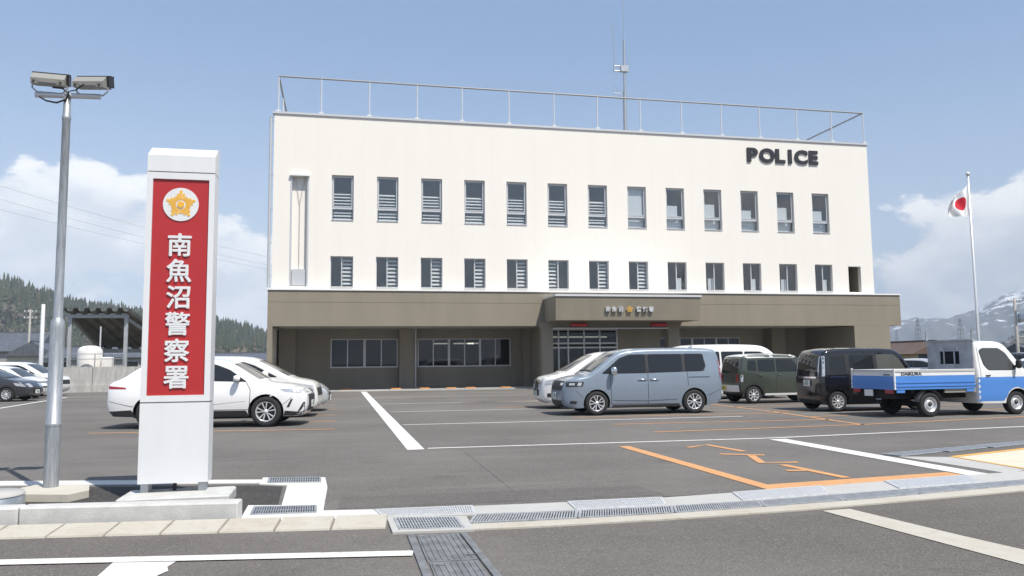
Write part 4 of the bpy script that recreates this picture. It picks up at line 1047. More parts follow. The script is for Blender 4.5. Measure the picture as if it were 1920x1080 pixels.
# ---- neighbours in the same row
P_cream = paint('white_paint_car', (0.74, 0.73, 0.69))
def hatch(name, label, m, L=4.25, H=1.52, group='parked cars', wb=(0.75, 3.30), style='multi', wag=False, Wd=1.72):
    k = H / 1.52
    top = [(0.14, 0.30), (0.03, 0.42), (0.0, 0.70), (0.05, 0.95), (0.16, 1.10), (0.40 if not wag else 0.28, 1.34 * k), (0.62 if not wag else 0.45, 1.45 * k), (1.1, 1.51 * k), (1.8, 1.52 * k), (2.25, 1.47 * k), (2.55, 1.37 * k), (3.18, 1.02), (3.35, 0.97), (3.85, 0.88), (L - 0.18, 0.76), (L - 0.04, 0.64), (L, 0.48), (L - 0.05, 0.28), (L - 0.2, 0.22)]
    c = Car(name, label, 'car', L, Wd, top, wb, 0.31, 0.36, 0.22, SEC_CAR, group, body=m, front=(0.7, 0.26), rear=(0.5, 0.14))
    zt_ = 1.41 * k
    c.band([(0.54, 1.04), (0.71, zt_ - 0.07), (1.15, zt_ + 0.012), (1.69, zt_ + 0.015), (2.1, zt_ - 0.02), (2.43, zt_ - 0.12), (2.93, 0.985), (1.7, 0.985)])
    c.window([(0.55, 1.06), (0.72, zt_ - 0.08), (1.15, zt_), (1.60, zt_ + 0.005), (1.62, 1.01), (1.0, 1.02)]); c.window([(1.69, zt_ + 0.005), (2.1, zt_ - 0.03), (2.42, zt_ - 0.13), (2.90, 1.0), (1.69, 1.0)])
    c.over('windscreen', (2.50, 1.39 * k), (3.16, 1.03), -0.9, 0.9, M_cgw); c.over('rear_window', (0.2, 1.14), (0.5, 1.4 * k), -0.86, 0.86, M_cg)
    c.side('headlight', [(L - 0.60, 0.83), (L - 0.50, 0.69), (L - 0.12, 0.64), (L - 0.18, 0.74)], M_lens); c.over('headlight', (L - 0.2, 0.76), (L - 0.05, 0.62), 0.5, 0.98, M_lens, both=True)
    c.over('grille', (L - 0.02, 0.57), (L - 0.03, 0.34), -0.62, 0.62, M_trimb); c.side('tail_light', [(0.05, 0.98), (0.10, 0.72), (0.38, 0.78), (0.32, 0.98)], M_tail); c.over('tail_light', (0.02, 0.72), (0.07, 0.98), 0.7, 0.98, M_tail, both=True)
    for pts in ([(1.655, 1.0), (1.64, 0.30)], [(2.90, 1.0), (2.92, 0.75), (2.86, 0.30)], [(0.62, 1.05), (1.12, 0.72), (1.18, 0.32)]): c.seam(pts)
    c.handle(1.82, 0.86, m); c.handle(0.98, 0.88, m); c.mirror(2.72, 1.02, m, (0.13, 0.19, 0.13)); c.wheel_set(style, 0.19, spokes=9)
    c.details((3.18, 1.02), wb); c.plate(0.42, M_plate); return c
c = hatch('silver_hatchback', 'pale silver hatchback of which only the nose shows beside the station wall', paint('silver_paint', (0.58, 0.60, 0.62), 0.3, 0.4), 4.2, 1.45); c.place(-2.45, 27.2, -4)
# ---- light blue minivan
def minivan(name, label, m, rake=0.0, L=4.75, H=1.845, group='parked cars', style='five', rim=None, trim=True):
    k = H / 1.845
    top = [(0.10, 0.30), (0.02, 0.38), (0.0, 0.60), (0.0, 1.0), (0.03, 1.38), (0.09, 1.68 * k), (0.16, 1.79 * k), (0.42, 1.83 * k), (1.4, 1.845 * k), (2.5, 1.835 * k), (2.95 - rake, 1.79 * k), (3.22 - rake, 1.70 * k), (3.92, 1.17), (4.05, 1.10), (4.42, 1.04), (4.62, 0.97), (4.70, 0.86), (4.75, 0.62), (4.75, 0.40), (4.68, 0.25), (4.5, 0.20)]
    c = Car(name, label, 'van', L, 1.75, top, (0.90, 3.79), 0.335, 0.385, 0.21, SEC_VAN, group, body=m, front=(0.5, 0.20), rear=(0.35, 0.08), round_=0.085)
    t_ = 1.67 * k
    c.band([(0.56, 1.19), (0.56, t_ + 0.01), (2.80 - rake, t_ + 0.01), (3.09 - rake, t_ - 0.09), (3.66, 1.14), (2.3, 1.15)])
    c.window([(0.53, 1.32), (0.60, t_), (1.14, t_ + 0.005), (1.15, 1.19), (0.66, 1.20)]); c.window([(1.24, t_ + 0.005), (2.24, t_ + 0.005), (2.25, 1.165), (1.24, 1.185)])
    c.window([(2.33, t_ + 0.005), (2.80 - rake, t_ - 0.01), (3.08 - rake, t_ - 0.10), (3.62, 1.155), (2.33, 1.16)])
    c.over('windscreen', (3.16 - rake, 1.72 * k), (3.90, 1.18), -0.91, 0.91, M_cgw); c.over('rear_window', (0.03, 1.18), (0.14, 1.66), -0.88, 0.88, M_cg)
    c.side('tail_light', [(0.03, 1.0), (0.06, 1.50), (0.13, 1.50), (0.10, 1.0)], M_tail); c.over('tail_light', (0.0, 0.98), (0.09, 1.5), 0.90, 0.99, M_tail, both=True)
    for pts in ([(3.40, 1.15), (3.38, 0.72), (3.36, 0.30)], [(2.285, 1.15), (2.285, 0.28)], [(1.10, 1.18), (1.08, 0.78)], [(1.36, 0.28), (3.36, 0.30)]): c.seam(pts)
    c.seam([(0.42, 1.02), (1.06, 1.02)], 0.022); c.seam([(1.42, 0.43), (2.3, 0.40), (3.3, 0.43)], 0.03, m, 'crease', 0.012)
    c.side('sill_trim', [(1.32, 0.215), (1.35, 0.27), (3.33, 0.27), (3.36, 0.215)], M_trimb if trim else m)
    c.handle(2.45, 0.97, M_chrome, 0.26); c.handle(2.10, 0.97, M_chrome, 0.26); c.mirror(3.33, 1.17, M_chrome if trim else m, (0.17, 0.22, 0.24))
    c.wheel_set(style, 0.205, spokes=5 if style != 'multi' else 9, m=rim); c.details((3.92, 1.17), (0.90, 3.79)); return c
P_blue = paint('powder_blue_paint', (0.21, 0.26, 0.32), 0.35, 0.12)
c = minivan('blue_minivan', 'powder blue minivan with black and silver wheels, parked nose to the left', P_blue, style='twin')
c.side('headlight', [(4.16, 0.93), (4.20, 0.80), (4.66, 0.80), (4.64, 0.94)], M_trimb, 0.005); c.side('headlight', [(4.22, 0.91), (4.25, 0.82), (4.36, 0.82), (4.33, 0.915)], M_lens, 0.008)
c.side('headlight', [(4.42, 0.90), (4.43, 0.84), (4.58, 0.84), (4.57, 0.90)], M_lens, 0.008)
c.over('grille', (4.66, 0.95), (4.74, 0.70), -0.97, 0.97, M_trimb); c.over('bumper_trim', (4.75, 0.40), (4.62, 0.22), -0.98, 0.98, M_trimb); c.side('fog_lamp', [(4.36, 0.40), (4.38, 0.32), (4.56, 0.33), (4.55, 0.41)], M_trimb)
c.over('headlight', (4.66, 0.92), (4.72, 0.82), 0.55, 0.93, M_lens, 0.007, both=True); c.plate(0.55, M_plate)
c.place(8.50, 22.05, 180 - 1.5)
# ---- cream wagon beside the crossover
c = minivan('white_wagon', 'cream white wagon one bay behind the white crossover, its windscreen showing over the bonnet', P_cream, 0.1, H=1.74, style='multi', trim=False); c.side('headlight', [(4.10, 0.98), (4.24, 0.80), (4.66, 0.76), (4.64, 0.90)], M_lens, 0.006); c.over('grille', (4.70, 0.84), (4.745, 0.60), -0.9, 0.9, M_trimb); c.root['category'] = 'car'; c.place(-2.92, 24.6, -5)
# ---- white minivan behind it
P_w2 = paint('white_van_paint', (0.78, 0.78, 0.77))
c = minivan('white_minivan', 'white minivan with raked windscreen, nose showing left of the blue minivan', P_w2, rake=0.12, H=1.80, style='multi', trim=False)
c.side('headlight', [(4.10, 0.98), (4.24, 0.80), (4.66, 0.76), (4.64, 0.90)], M_lens, 0.006); c.over('headlight', (4.62, 0.96), (4.73, 0.76), 0.45, 0.99, M_lens, 0.006, both=True)
c.over('grille', (4.68, 0.92), (4.745, 0.62), -0.45, 0.45, M_chrome); c.over('grille', (4.70, 0.60), (4.74, 0.42), -0.7, 0.7, M_trimb); c.side('fog_lamp', [(4.28, 0.50), (4.32, 0.38), (4.58, 0.38), (4.58, 0.50)], M_trimb, 0.006); c.plate(0.48, M_plate)
c.place(8.75, 25.3, 180 - 2)
# ---- tall white van behind
top = [(0.08, 0.30), (0.0, 0.42), (0.0, 0.9), (0.04, 1.4), (0.12, 1.85), (0.24, 2.02), (0.6, 2.07), (2.0, 2.09), (3.2, 2.07), (3.55, 2.0), (3.85, 1.83), (4.45, 1.22), (4.62, 1.05), (4.74, 0.85), (4.78, 0.5), (4.70, 0.25), (4.5, 0.2)]
c = Car('white_high_roof_van', 'tall white van with domed roof seen between the blue minivan and the black kei car', 'van', 4.78, 1.75, top, (0.95, 3.6), 0.33, 0.38, 0.22, [(0.2, 0.95), (0.5, 0.99), (0.9, 1.0), (1.2, 0.98), (1.9, 0.86), (2.1, 0.82)], body=P_w2, round_=0.10)
c.window([(0.55, 1.30), (0.60, 1.80), (1.55, 1.81), (1.55, 1.28)]); c.window([(1.66, 1.81), (2.55, 1.81), (2.55, 1.28), (1.66, 1.28)]); c.window([(2.65, 1.81), (3.30, 1.79), (3.62, 1.66), (4.05, 1.25), (2.65, 1.27)])
c.over('windscreen', (3.72, 1.9), (4.42, 1.25), -0.92, 0.92, M_cgw); c.over('rear_window', (0.02, 1.2), (0.12, 1.8), -0.9, 0.9, M_cg); c.mirror(3.75, 1.25, P_w2, (0.15, 0.2, 0.24)); c.wheel_set('steel', 0.2)
c.place(15.0, 29.0, 1)
# ---- green kei crossover with white roof
P_green = paint('khaki_green_paint', (0.055, 0.068, 0.052), 0.3, 0.2)
top = [(0.10, 0.34), (0.02, 0.42), (0.0, 0.62), (0.01, 0.98), (0.07, 1.34), (0.13, 1.56), (0.22, 1.63), (0.5, 1.66), (1.2, 1.68), (2.05, 1.655), (2.28, 1.58), (2.62, 1.13), (2.72, 1.08), (3.1, 1.04), (3.29, 0.96), (3.37, 0.80), (3.39, 0.46), (3.32, 0.30), (3.2, 0.26)]
c = Car('green_kei_car', 'dark green kei car with white roof and yellow plate, behind the blue minivan', 'car', 3.395, 1.475, top, (0.50, 2.93), 0.295, 0.345, 0.26, SEC_KEI, body=P_green, front=(0.35, 0.14), rear=(0.2, 0.06), round_=0.055)
c.over('roof_panel', (0.16, 1.6), (2.2, 1.62), -0.99, 0.99, P_w2); c.side('roof_edge', [(0.30, 1.545), (0.25, 1.63), (1.2, 1.672), (2.05, 1.648), (2.20, 1.60), (2.1, 1.56), (1.2, 1.565)], P_w2, 0.004)
c.window([(0.28, 1.14), (0.33, 1.46), (0.62, 1.47), (0.62, 1.11)]); c.window([(0.70, 1.48), (1.33, 1.50), (1.33, 1.08), (0.70, 1.10)]); c.window([(1.41, 1.50), (2.02, 1.49), (2.40, 1.09), (1.41, 1.08)])
c.over('rear_window', (0.02, 1.02), (0.12, 1.5), -0.86, 0.86, M_cg); c.over('windscreen', (2.28, 1.58), (2.60, 1.15), -0.9, 0.9, M_cgw); c.over('bumper_trim', (0.02, 0.42), (0.01, 0.64), -0.98, 0.98, P_w2, 0.012)
c.over('tail_light', (0.0, 0.70), (0.02, 0.98), 0.72, 0.95, M_tail, 0.012, both=True); c.side('tail_light', [(0.03, 0.98), (0.03, 0.74), (0.10, 0.74), (0.12, 0.98)], M_lens, 0.006)
for xw in (0.50, 2.93): c.arch_trim(xw, 0.345, 0.07, M_trimb, 0.28)
for pts in ([(0.66, 1.08), (0.88, 0.68), (0.90, 0.36)], [(1.37, 1.07), (1.37, 0.34)], [(2.40, 1.08), (2.50, 0.8), (2.44, 0.36)]): c.seam(pts, 0.012)
c.side('sill_trim', [(0.92, 0.27), (0.94, 0.34), (2.50, 0.34), (2.52, 0.27)], P_w2, 0.005); c.handle(0.78, 0.96, P_green, 0.14); c.handle(1.52, 0.96, P_green, 0.14); c.mirror(2.28, 1.10, M_trimb, (0.11, 0.16, 0.15)); c.wheel_set('multi', 0.165, spokes=8)
c.plate(0.52, M_platey, True, y=0.38, off=0.05)
c.place(15.1, 25.7, 1)
# ---- black kei van
P_black = paint('black_paint', (0.010, 0.010, 0.012), 0.12)
top = [(0.08, 0.24), (0.01, 0.32), (0.0, 0.55), (0.0, 1.0), (0.05, 1.40), (0.12, 1.64), (0.22, 1.74), (0.5, 1.78), (1.2, 1.79), (2.25, 1.775), (2.48, 1.72), (2.64, 1.60), (2.96, 1.12), (3.04, 1.06), (3.24, 1.0), (3.34, 0.92), (3.38, 0.74), (3.39, 0.42), (3.33, 0.24), (3.2, 0.19)]
c = Car('black_kei_van', 'glossy black boxy kei van with chrome wheels, half hidden by the truck bed', 'van', 3.395, 1.475, top, (0.50, 3.0), 0.285, 0.33, 0.19, SEC_KEI, body=P_black, front=(0.35, 0.15), rear=(0.2, 0.07), round_=0.07)
M_cgl = car_glass('car_glass_light', (0.10, 0.105, 0.095))
c.band([(0.34, 1.10), (0.36, 1.60), (2.34, 1.615), (2.52, 1.49), (2.77, 1.065), (1.8, 1.06)]); c.window([(0.30, 1.18), (0.34, 1.58), (0.80, 1.60), (0.80, 1.10), (0.36, 1.11)]); c.window([(0.92, 1.60), (1.68, 1.61), (1.70, 1.08), (0.92, 1.09)]); c.window([(1.78, 1.61), (2.34, 1.60), (2.50, 1.49), (2.74, 1.08), (1.80, 1.07)], M_cgl)
c.over('rear_window', (0.01, 1.08), (0.11, 1.6), -0.88, 0.88, M_cg); c.over('windscreen', (2.54, 1.66), (2.94, 1.15), -0.9, 0.9, M_cgw); c.over('tail_light', (0.0, 0.98), (0.10, 1.56), 0.90, 0.99, M_lens, 0.008, both=True); c.side('tail_light', [(0.04, 1.0), (0.10, 1.58), (0.17, 1.58), (0.12, 1.0)], M_lens, 0.006)
c.over('chrome_bar', (0.0, 0.92), (0.0, 0.97), -0.8, 0.8, M_chrome, 0.01)
for pts in ([(0.86, 1.60), (0.86, 1.08), (0.88, 0.66), (0.92, 0.28)], [(1.74, 1.6), (1.75, 0.26)], [(2.72, 1.07), (2.66, 0.28)]): c.seam(pts, 0.012)
c.seam([(0.3, 0.98), (0.8, 0.98)], 0.02, M_chrome, 'slide_rail'); c.handle(0.98, 0.93, P_black, 0.14); c.handle(1.88, 0.93, P_black, 0.14); c.mirror(2.66, 1.10, P_black, (0.11, 0.16, 0.16)); c.wheel_set('multi', 0.165, spokes=9)
c.plate(0.80, M_plate, True, y=-0.05, off=0.05)
c.place(15.15, 20.9, -2)
# ---- blue and white drop-side truck
P_tw = paint('truck_white_paint', (0.78, 0.78, 0.76)); P_tb = paint('truck_blue_paint', (0.075, 0.24, 0.62), 0.35)
top = [(2.51, 0.31), (2.49, 0.42), (2.49, 0.9), (2.49, 1.5), (2.52, 1.82), (2.60, 1.89), (3.1, 1.92), (3.40, 1.88), (3.55, 1.78), (3.98, 1.20), (4.08, 1.10), (4.20, 1.02), (4.28, 0.88), (4.31, 0.62), (4.30, 0.40), (4.2, 0.28)]
c = Car('drop_side_truck', 'blue and white drop-side truck with grey headboard, parked at the right', 'truck', 4.31, 1.675, top, (3.72,), 0.31, 0.37, 0.30, [(0.2, 0.95), (0.5, 0.99), (0.9, 1.0), (1.15, 0.985), (1.8, 0.86), (1.95, 0.84)], body=P_tw, front=(0.4, 0.16), rear=(0.01, 0.0), round_=0.06)
c.wheels = (1.07, 3.72)
c.side('lower_paint', [(2.51, 0.98), (2.51, 0.36), (3.28, 0.36), (3.36, 0.45), (3.45, 0.60), (3.58, 0.69), (3.72, 0.715), (3.9, 0.66), (4.05, 0.50), (4.08, 0.36), (4.24, 0.38), (4.25, 0.7), (4.2, 0.98)], P_tb, 0.003)
c.over('lower_paint', (4.24, 0.96), (4.29, 0.38), -1, 1, P_tb, 0.004)
c.window([(2.66, 1.66), (2.78, 1.72), (3.26, 1.71), (3.44, 1.60), (3.72, 1.20), (3.60, 1.16), (2.86, 1.17), (2.74, 1.30)], car_glass('truck_glass', (0.07, 0.075, 0.075)))
c.over('windscreen', (3.53, 1.79), (3.96, 1.22), -0.92, 0.92, M_cgw); c.over('headlight', (4.18, 1.0), (4.27, 0.82), 0.6, 0.98, M_lens, 0.008, both=True); c.side('headlight', [(4.02, 0.98), (4.02, 0.84), (4.22, 0.84), (4.18, 0.98)], M_lens, 0.006)
for pts in ([(2.60, 1.75), (2.60, 0.62), (2.66, 0.46)], [(3.66, 1.16), (3.62, 0.98), (3.50, 0.72)]): c.seam(pts, 0.012)
c.handle(2.82, 1.02, M_trimb, 0.14); c.mirror(3.70, 1.26, M_trimb, (0.10, 0.16, 0.24))
tm, rm = wheel_mesh(0.31, 0.185, 'steel', 5, M_rim)
for xw in c.wheels:
    for sd in (-1, 1):
        t = obj('wheel', tm, c.root, (xw, sd * 0.69, 0.31), (0, 0, 0 if sd < 0 else math.pi)); obj('rim', rm, t, (xw, sd * 0.69, 0.31), t.rotation_euler)
T = c.root; hw = 0.835
def gate_panel(name, p0, p1, z0, z1, out, parent):
    """drop side: pressed panel with two ribs, white above blue"""
    p0, p1 = Vector(p0), Vector(p1); o_ = Vector(out)
    def pan(za, zb_, d0, m, nm, par=None):
        mb = MB(); a = p0 + o_ * d0; b = p1 + o_ * d0; t = o_ * -0.03
        vs = [(a.x, a.y, za), (b.x, b.y, za), (b.x, b.y, zb_), (a.x, a.y, zb_), (a.x + t.x, a.y + t.y, za), (b.x + t.x, b.y + t.y, za), (b.x + t.x, b.y + t.y, zb_), (a.x + t.x, a.y + t.y, zb_)]
        mb.add(vs, [(0, 1, 2, 3), (7, 6, 5, 4), (3, 2, 6, 7), (1, 0, 4, 5), (0, 3, 7, 4), (2, 1, 5, 6)])
        return mb.build(nm, m, par or parent)
    g = pan(z0 + 0.265, z1, 0, P_tw, name)
    pan(z0 - 0.08, z0 + 0.263, 0, P_tb, 'lower_paint', g)
    for z, m in ((z1 - 0.025, P_tw), (z1 - 0.035, P_tw), (z0 + 0.10, P_tb), (z0 + 0.01, P_tb)): pan(z - 0.018, z + 0.018, 0.016, m, 'rib', g)
    return g
g = gate_panel('drop_side', (0.02, -hw), (2.40, -hw), 0.78, 1.20, (0, -1), T)
lt = obj('lettering', text_mesh('DAIKURA', 0.10, 0.004, M_letter, 0.004), g, (0.50, -hw - 0.004, 1.093), (math.radians(90), 0, 0)); lt.scale = (1.4, 1.0, 1)
gate_panel('drop_side', (2.40, hw), (0.02, hw), 0.78, 1.20, (0, 1), T)
tg = gate_panel('tailgate', (0.0, hw - 0.01), (0.0, -hw + 0.01), 0.78, 1.20, (-1, 0), T)
obj('lettering', text_mesh('DAIKURA', 0.06, 0.004, M_letter, 0.001), tg, (-0.003, 0.30 - 0.85, 1.075), (math.radians(90), 0, math.radians(-90)))
MB().box(0.03, 2.40, -hw + 0.03, hw - 0.03, 0.74, 0.80).build('load_bed', mat('bed_steel', (0.30, 0.31, 0.32), 0.6, 0.3, var=0.2), T)
for y in (-hw - 0.008, hw - 0.028):
    MB().box(-0.012, 0.024, y, y + 0.036, 0.70, 1.23).build('corner_post', P_tw, T)
for x0, x1 in ((0.06, 0.30), (2.14, 2.38)):
    for y in (-hw + 0.01, hw - 0.05): MB().bbox(x0, x1, y, y + 0.04, 0.62, 0.775, 0.008).build('hinge_bracket', P_tb, T)
mb = MB(); mb.box(0.1, 4.0, -0.42, -0.32, 0.45, 0.60); mb.box(0.1, 4.0, 0.32, 0.42, 0.45, 0.60); mb.box(0.05, 0.16, -0.7, 0.7, 0.46, 0.72); mb.box(0.98, 1.16, -0.6, 0.6, 0.24, 0.38)
for x in (0.5, 1.75, 2.3): mb.box(x, x + 0.08, -0.78, 0.78, 0.60, 0.735)
mb.box(1.55, 2.05, 0.40, 0.76, 0.36, 0.66); mb.build('chassis', M_under, T)
for xw in (1.07,):
    for sd in (-1, 1):
        mb = MB(); n = 14
        for k in range(n):
            a0, a1 = math.pi * (0.06 + 0.88 * k / n), math.pi * (0.06 + 0.88 * (k + 1) / n); R0 = 0.375
            mb.add([(xw + R0 * math.cos(a0), sd * 0.60, 0.31 + R0 * math.sin(a0)), (xw + R0 * math.cos(a1), sd * 0.60, 0.31 + R0 * math.sin(a1)), (xw + R0 * math.cos(a1), sd * 0.81, 0.31 + R0 * math.sin(a1)), (xw + R0 * math.cos(a0), sd * 0.81, 0.31 + R0 * math.sin(a0))], [(0, 1, 2, 3)], 0, True)
        mb.build('mudguard', M_galv, T)
mb = MB(); mb.prism([(1.5, -0.80), (2.45, -0.80), (2.45, -0.76), (1.5, -0.76)], 0.60, 0.735); mb.build('side_guard', mat('guard_grey', (0.28, 0.26, 0.23), 0.6), T)
M_hb = mat('headboard_grey', (0.40, 0.405, 0.41), 0.55, 0.2, var=0.18, vscale=4)
mb = MB()
for (y0, y1, z0, z1) in ((-0.80, 0.80, 0.80, 1.32), (-0.80, 0.80, 1.66, 1.93), (-0.80, -0.34, 1.32, 1.66), (0.34, 0.80, 1.32, 1.66)): mb.box(2.42, 2.455, y0, y1, z0, z1)
for y in (-0.18, 0.18): mb.box(2.405, 2.425, y - 0.02, y + 0.02, 1.25, 1.78)
hb = mb.build('headboard', M_hb, T)
MB().box(2.46, 2.48, -0.40, 0.40, 1.28, 1.70).build('rear_window', M_cg, T)
MB().box(2.39, 2.47, -0.83, 0.83, 1.932, 1.965).build('headboard_rail', M_hb, hb)
for y in (-0.80, 0.80): MB().box(2.40, 2.44, y - 0.02, y + 0.02, 1.967, 2.22).build('stake', M_galv, hb)
for y in (-0.62, 0.62): MB().bbox(-0.03, 0.03, y - 0.14, y + 0.14, 0.60, 0.70, 0.01).build('tail_light', M_tail, T)
MB().box(-0.045, -0.03, -0.05, 0.28, 0.52, 0.685).build('number_plate', M_plate, T)
c.place(16.02, 18.4, 1)
# ---- cars at the left edge
c = hatch('charcoal_hatchback', 'dark charcoal hatchback nearest the camera at the left edge', paint('charcoal_paint', (0.045, 0.048, 0.055), 0.3, 0.3), 4.2, 1.45, group='cars at the left edge'); c.place(-15.55, 40.4, -8)
c = hatch('white_kei_hatchback', 'small white car with yellow plate between the charcoal hatchback and the white minivan', P_w2, 3.9, 1.58, group='cars at the left edge', wb=(0.6, 3.1), wag=True); c.place(-16.1, 43.4, -8); c.plate(0.43, M_platey, y=0.2, off=0.05)
c = minivan('white_family_van', 'white minivan at the left edge, parked nearest the concrete wall', P_w2, 0.1, H=1.78, group='cars at the left edge', style='multi', trim=False); c.side('headlight', [(4.10, 0.98), (4.24, 0.80), (4.66, 0.76), (4.64, 0.90)], M_lens, 0.006); c.over('grille', (4.70, 0.84), (4.745, 0.60), -0.9, 0.9, M_trimb); c.place(-16.6, 46.9, -8)
# ---- cars beyond the truck
P_dk = paint('dark_grey_paint', (0.04, 0.042, 0.05), 0.3, 0.2)
c = hatch('dark_hatchback', 'dark hatchback far behind the truck bed, beside the station corner', P_dk, 4.2, 1.5, group='cars beyond the truck'); c.place(36.2, 47.0, -60)
c = hatch('silver_sedan', 'pale silver car seen over the truck bed against the headboard', paint('silver_paint2', (0.5, 0.53, 0.56), 0.3, 0.3), 4.3, 1.45, group='cars beyond the truck'); c.place(31.2, 37.5, -60)
c = crossover('grey_crossover', 'dark grey crossover at the right edge beyond the truck cab', P_dk); c.place(30.2, 29.6, -80)
c = hatch('white_sedan', 'white car at the right edge with its bonnet beside the truck cab', P_w2, 4.3, 1.45, group='cars beyond the truck'); c.place(26.0, 25.2, -150)
# ------------------------------------------------------------------ sign pylon
M_signw = mat('sign_white', (0.70, 0.71, 0.715), 0.35, var=0.02, vscale=2, streak=(3, 3, 0.5))
M_signr = mat('sign_red', (0.42, 0.028, 0.030), 0.35, var=0.03)
M_signgap = mat('sign_gap', (0.25, 0.25, 0.25), 0.6)
M_gold2 = mat('emblem_gold', (0.80, 0.44, 0.05), 0.45)
SX0, SX1, SY0, SY1 = -2.140, -1.412, 9.50, 9.80
SG = empty('sign_pylon', (-1.78, 9.7, 0), 'tall white pylon with red panel and vertical white police station lettering', 'sign')
MB().box(SX0, SX1, SY0, SY1, 0.215, 1.092).build('base_box', M_signw, SG)
MB().box(SX0 + 0.012, SX1 - 0.012, SY0 + 0.012, SY1 - 0.012, 1.092, 1.106).build('joint', M_signgap, SG)
# upper box: a frame round the red panel
mb = MB(); zb, ztp = 1.106, 3.70
px0, px1, pz0, pz1 = SX0 + 0.062, SX1 - 0.062, 1.175, 3.625
mb.box(SX0, px0, SY0, SY1, zb, ztp); mb.box(px1, SX1, SY0, SY1, zb, ztp); mb.box(px0, px1, SY0 + 0.001, SY1 - 0.001, zb, pz0); mb.box(px0, px1, SY0 + 0.001, SY1 - 0.001, pz1, ztp)
mb.box(px0, px1, SY0 + 0.04, SY1 - 0.002, pz0, pz1)
mb.build('sign_box', M_signw, SG)
panel = MB().box(px0 + 0.001, px1 - 0.001, SY0 + 0.020, SY0 + 0.039, pz0 + 0.001, pz1 - 0.001).build('red_panel', M_signr, SG)
MB().box(SX0 + 0.012, SX1 - 0.012, SY0 + 0.012, SY1 - 0.012, 3.70, 3.712).build('joint', M_signgap, SG)
mb = MB()
vs = []
for x in (SX0, SX1): vs += [(x, SY0, 3.712), (x, SY1, 3.712), (x, SY1, 4.03), (x, SY0 + 0.20, 4.03), (x, SY0, 3.90)]
mb.add(vs, [(4, 3, 2, 1, 0)[::-1], (5, 6, 7, 8, 9)[::-1], (0, 5, 9, 4), (4, 9, 8, 3), (3, 8, 7, 2), (2, 7, 6, 1), (1, 6, 5, 0)])
mb.build('cap', M_signw, SG)
for x in (SX0 + 0.02, SX1 - 0.11): MB().box(x, x + 0.08, SY0 + 0.06, SY1 - 0.06, 0.10, 0.214).build('foot', M_galv, SG)
mb = MB(); mb.tube([(-1.79, 9.65, 0.0), (-1.78, 9.65, 0.215)], 0.02, 8); mb.build('conduit', M_black, SG)
scx = (SX0 + SX1) / 2
# round badge
mb = MB(); n = 40; cz = 3.335; rr = 0.192
ring = [(math.cos(2 * math.pi * i / n), math.sin(2 * math.pi * i / n)) for i in range(n)]
mb.add([(scx + u * rr, SY0 + 0.010, cz + v * rr) for u, v in ring] + [(scx + u * rr, SY0 + 0.020, cz + v * rr) for u, v in ring], [tuple(range(n - 1, -1, -1))] + [(i, (i + 1) % n, n + (i + 1) % n, n + i) for i in range(n)])
badge = mb.build('badge_disc', M_signw, SG)
emblem(badge, scx, SY0 + 0.006, cz, 0.165, M_gold2, 'emblem')
for ch, z in zip('南魚沼警察署', (2.87, 2.575, 2.275, 1.975, 1.675, 1.375)):
    me = heavy_text(ch, 0.275, 0.012, M_signw, 0.0055)
    obj('character', me, panel, (scx + 0.0, SY0 + 0.012, z), (math.radians(90), 0, 0))
# footings
o = MB().bbox(-2.27, -1.14, 9.14, 9.80, -0.02, 0.115, 0.015).build('concrete_footing', M_kerb); tag(o, 'rectangular concrete footing under the sign pylon', 'footing')
mb = MB().prism([(-3.50, 10.05), (-2.93, 9.86), (-2.80, 10.15), (-2.93, 10.62), (-3.58, 10.80), (-3.72, 10.4)], -0.02, 0.085); o = mb.build('concrete_footing', painted('footing_concrete', (0.52, 0.49, 0.42), under=(0.36, 0.33, 0.28))); tag(o, 'many-sided concrete footing at the foot of the floodlight pole', 'footing')
dr = empty('manhole_ring', (-3.75, 9.85, 0), 'round galvanised riser ring with pale lid at the left edge', 'manhole')
MB().lathe([(0.36, -0.02), (0.36, 0.10), (0.34, 0.12), (0.34, 0.135)], 36, c=(-3.72, 9.80, 0)).build('ring', M_galv, dr)
MB().lathe([(0.36, 0.12), (0.35, 0.15), (0.004, 0.155)], 36, c=(-3.72, 9.80, 0)).build('lid', M_conc, dr)
# ------------------------------------------------------------------ floodlight pole
LX, LY = -3.33, 10.55
LP = empty('floodlight_pole', (LX, LY, 0), 'galvanised steel pole with two floodlights at the left', 'light pole')
mb = MB()
mb.lathe([(0.082, 0.07), (0.082, 0.80)], 20, c=(LX, LY, 0)); mb.lathe([(0.086, 0.80), (0.088, 0.82), (0.086, 0.84), (0.081, 0.845), (0.081, 1.98), (0.076, 2.05), (0.055, 2.09), (0.052, 2.10), (0.046, 4.55), (0.052, 4.56), (0.052, 4.60), (0.045, 4.61), (0.040, 4.86), (0.004, 4.87)], 20, c=(LX, LY, 0))
mb.build('pole', mat('pole_galvanised', (0.40, 0.42, 0.44), 0.45, 0.55, var=0.22, vscale=6, streak=(6, 6, 0.6)), LP)
MB().tube([(LX - 0.36, LY, 4.855), (LX + 0.38, LY, 4.875)], 0.034, 10).build('crossarm', M_steelw, LP)
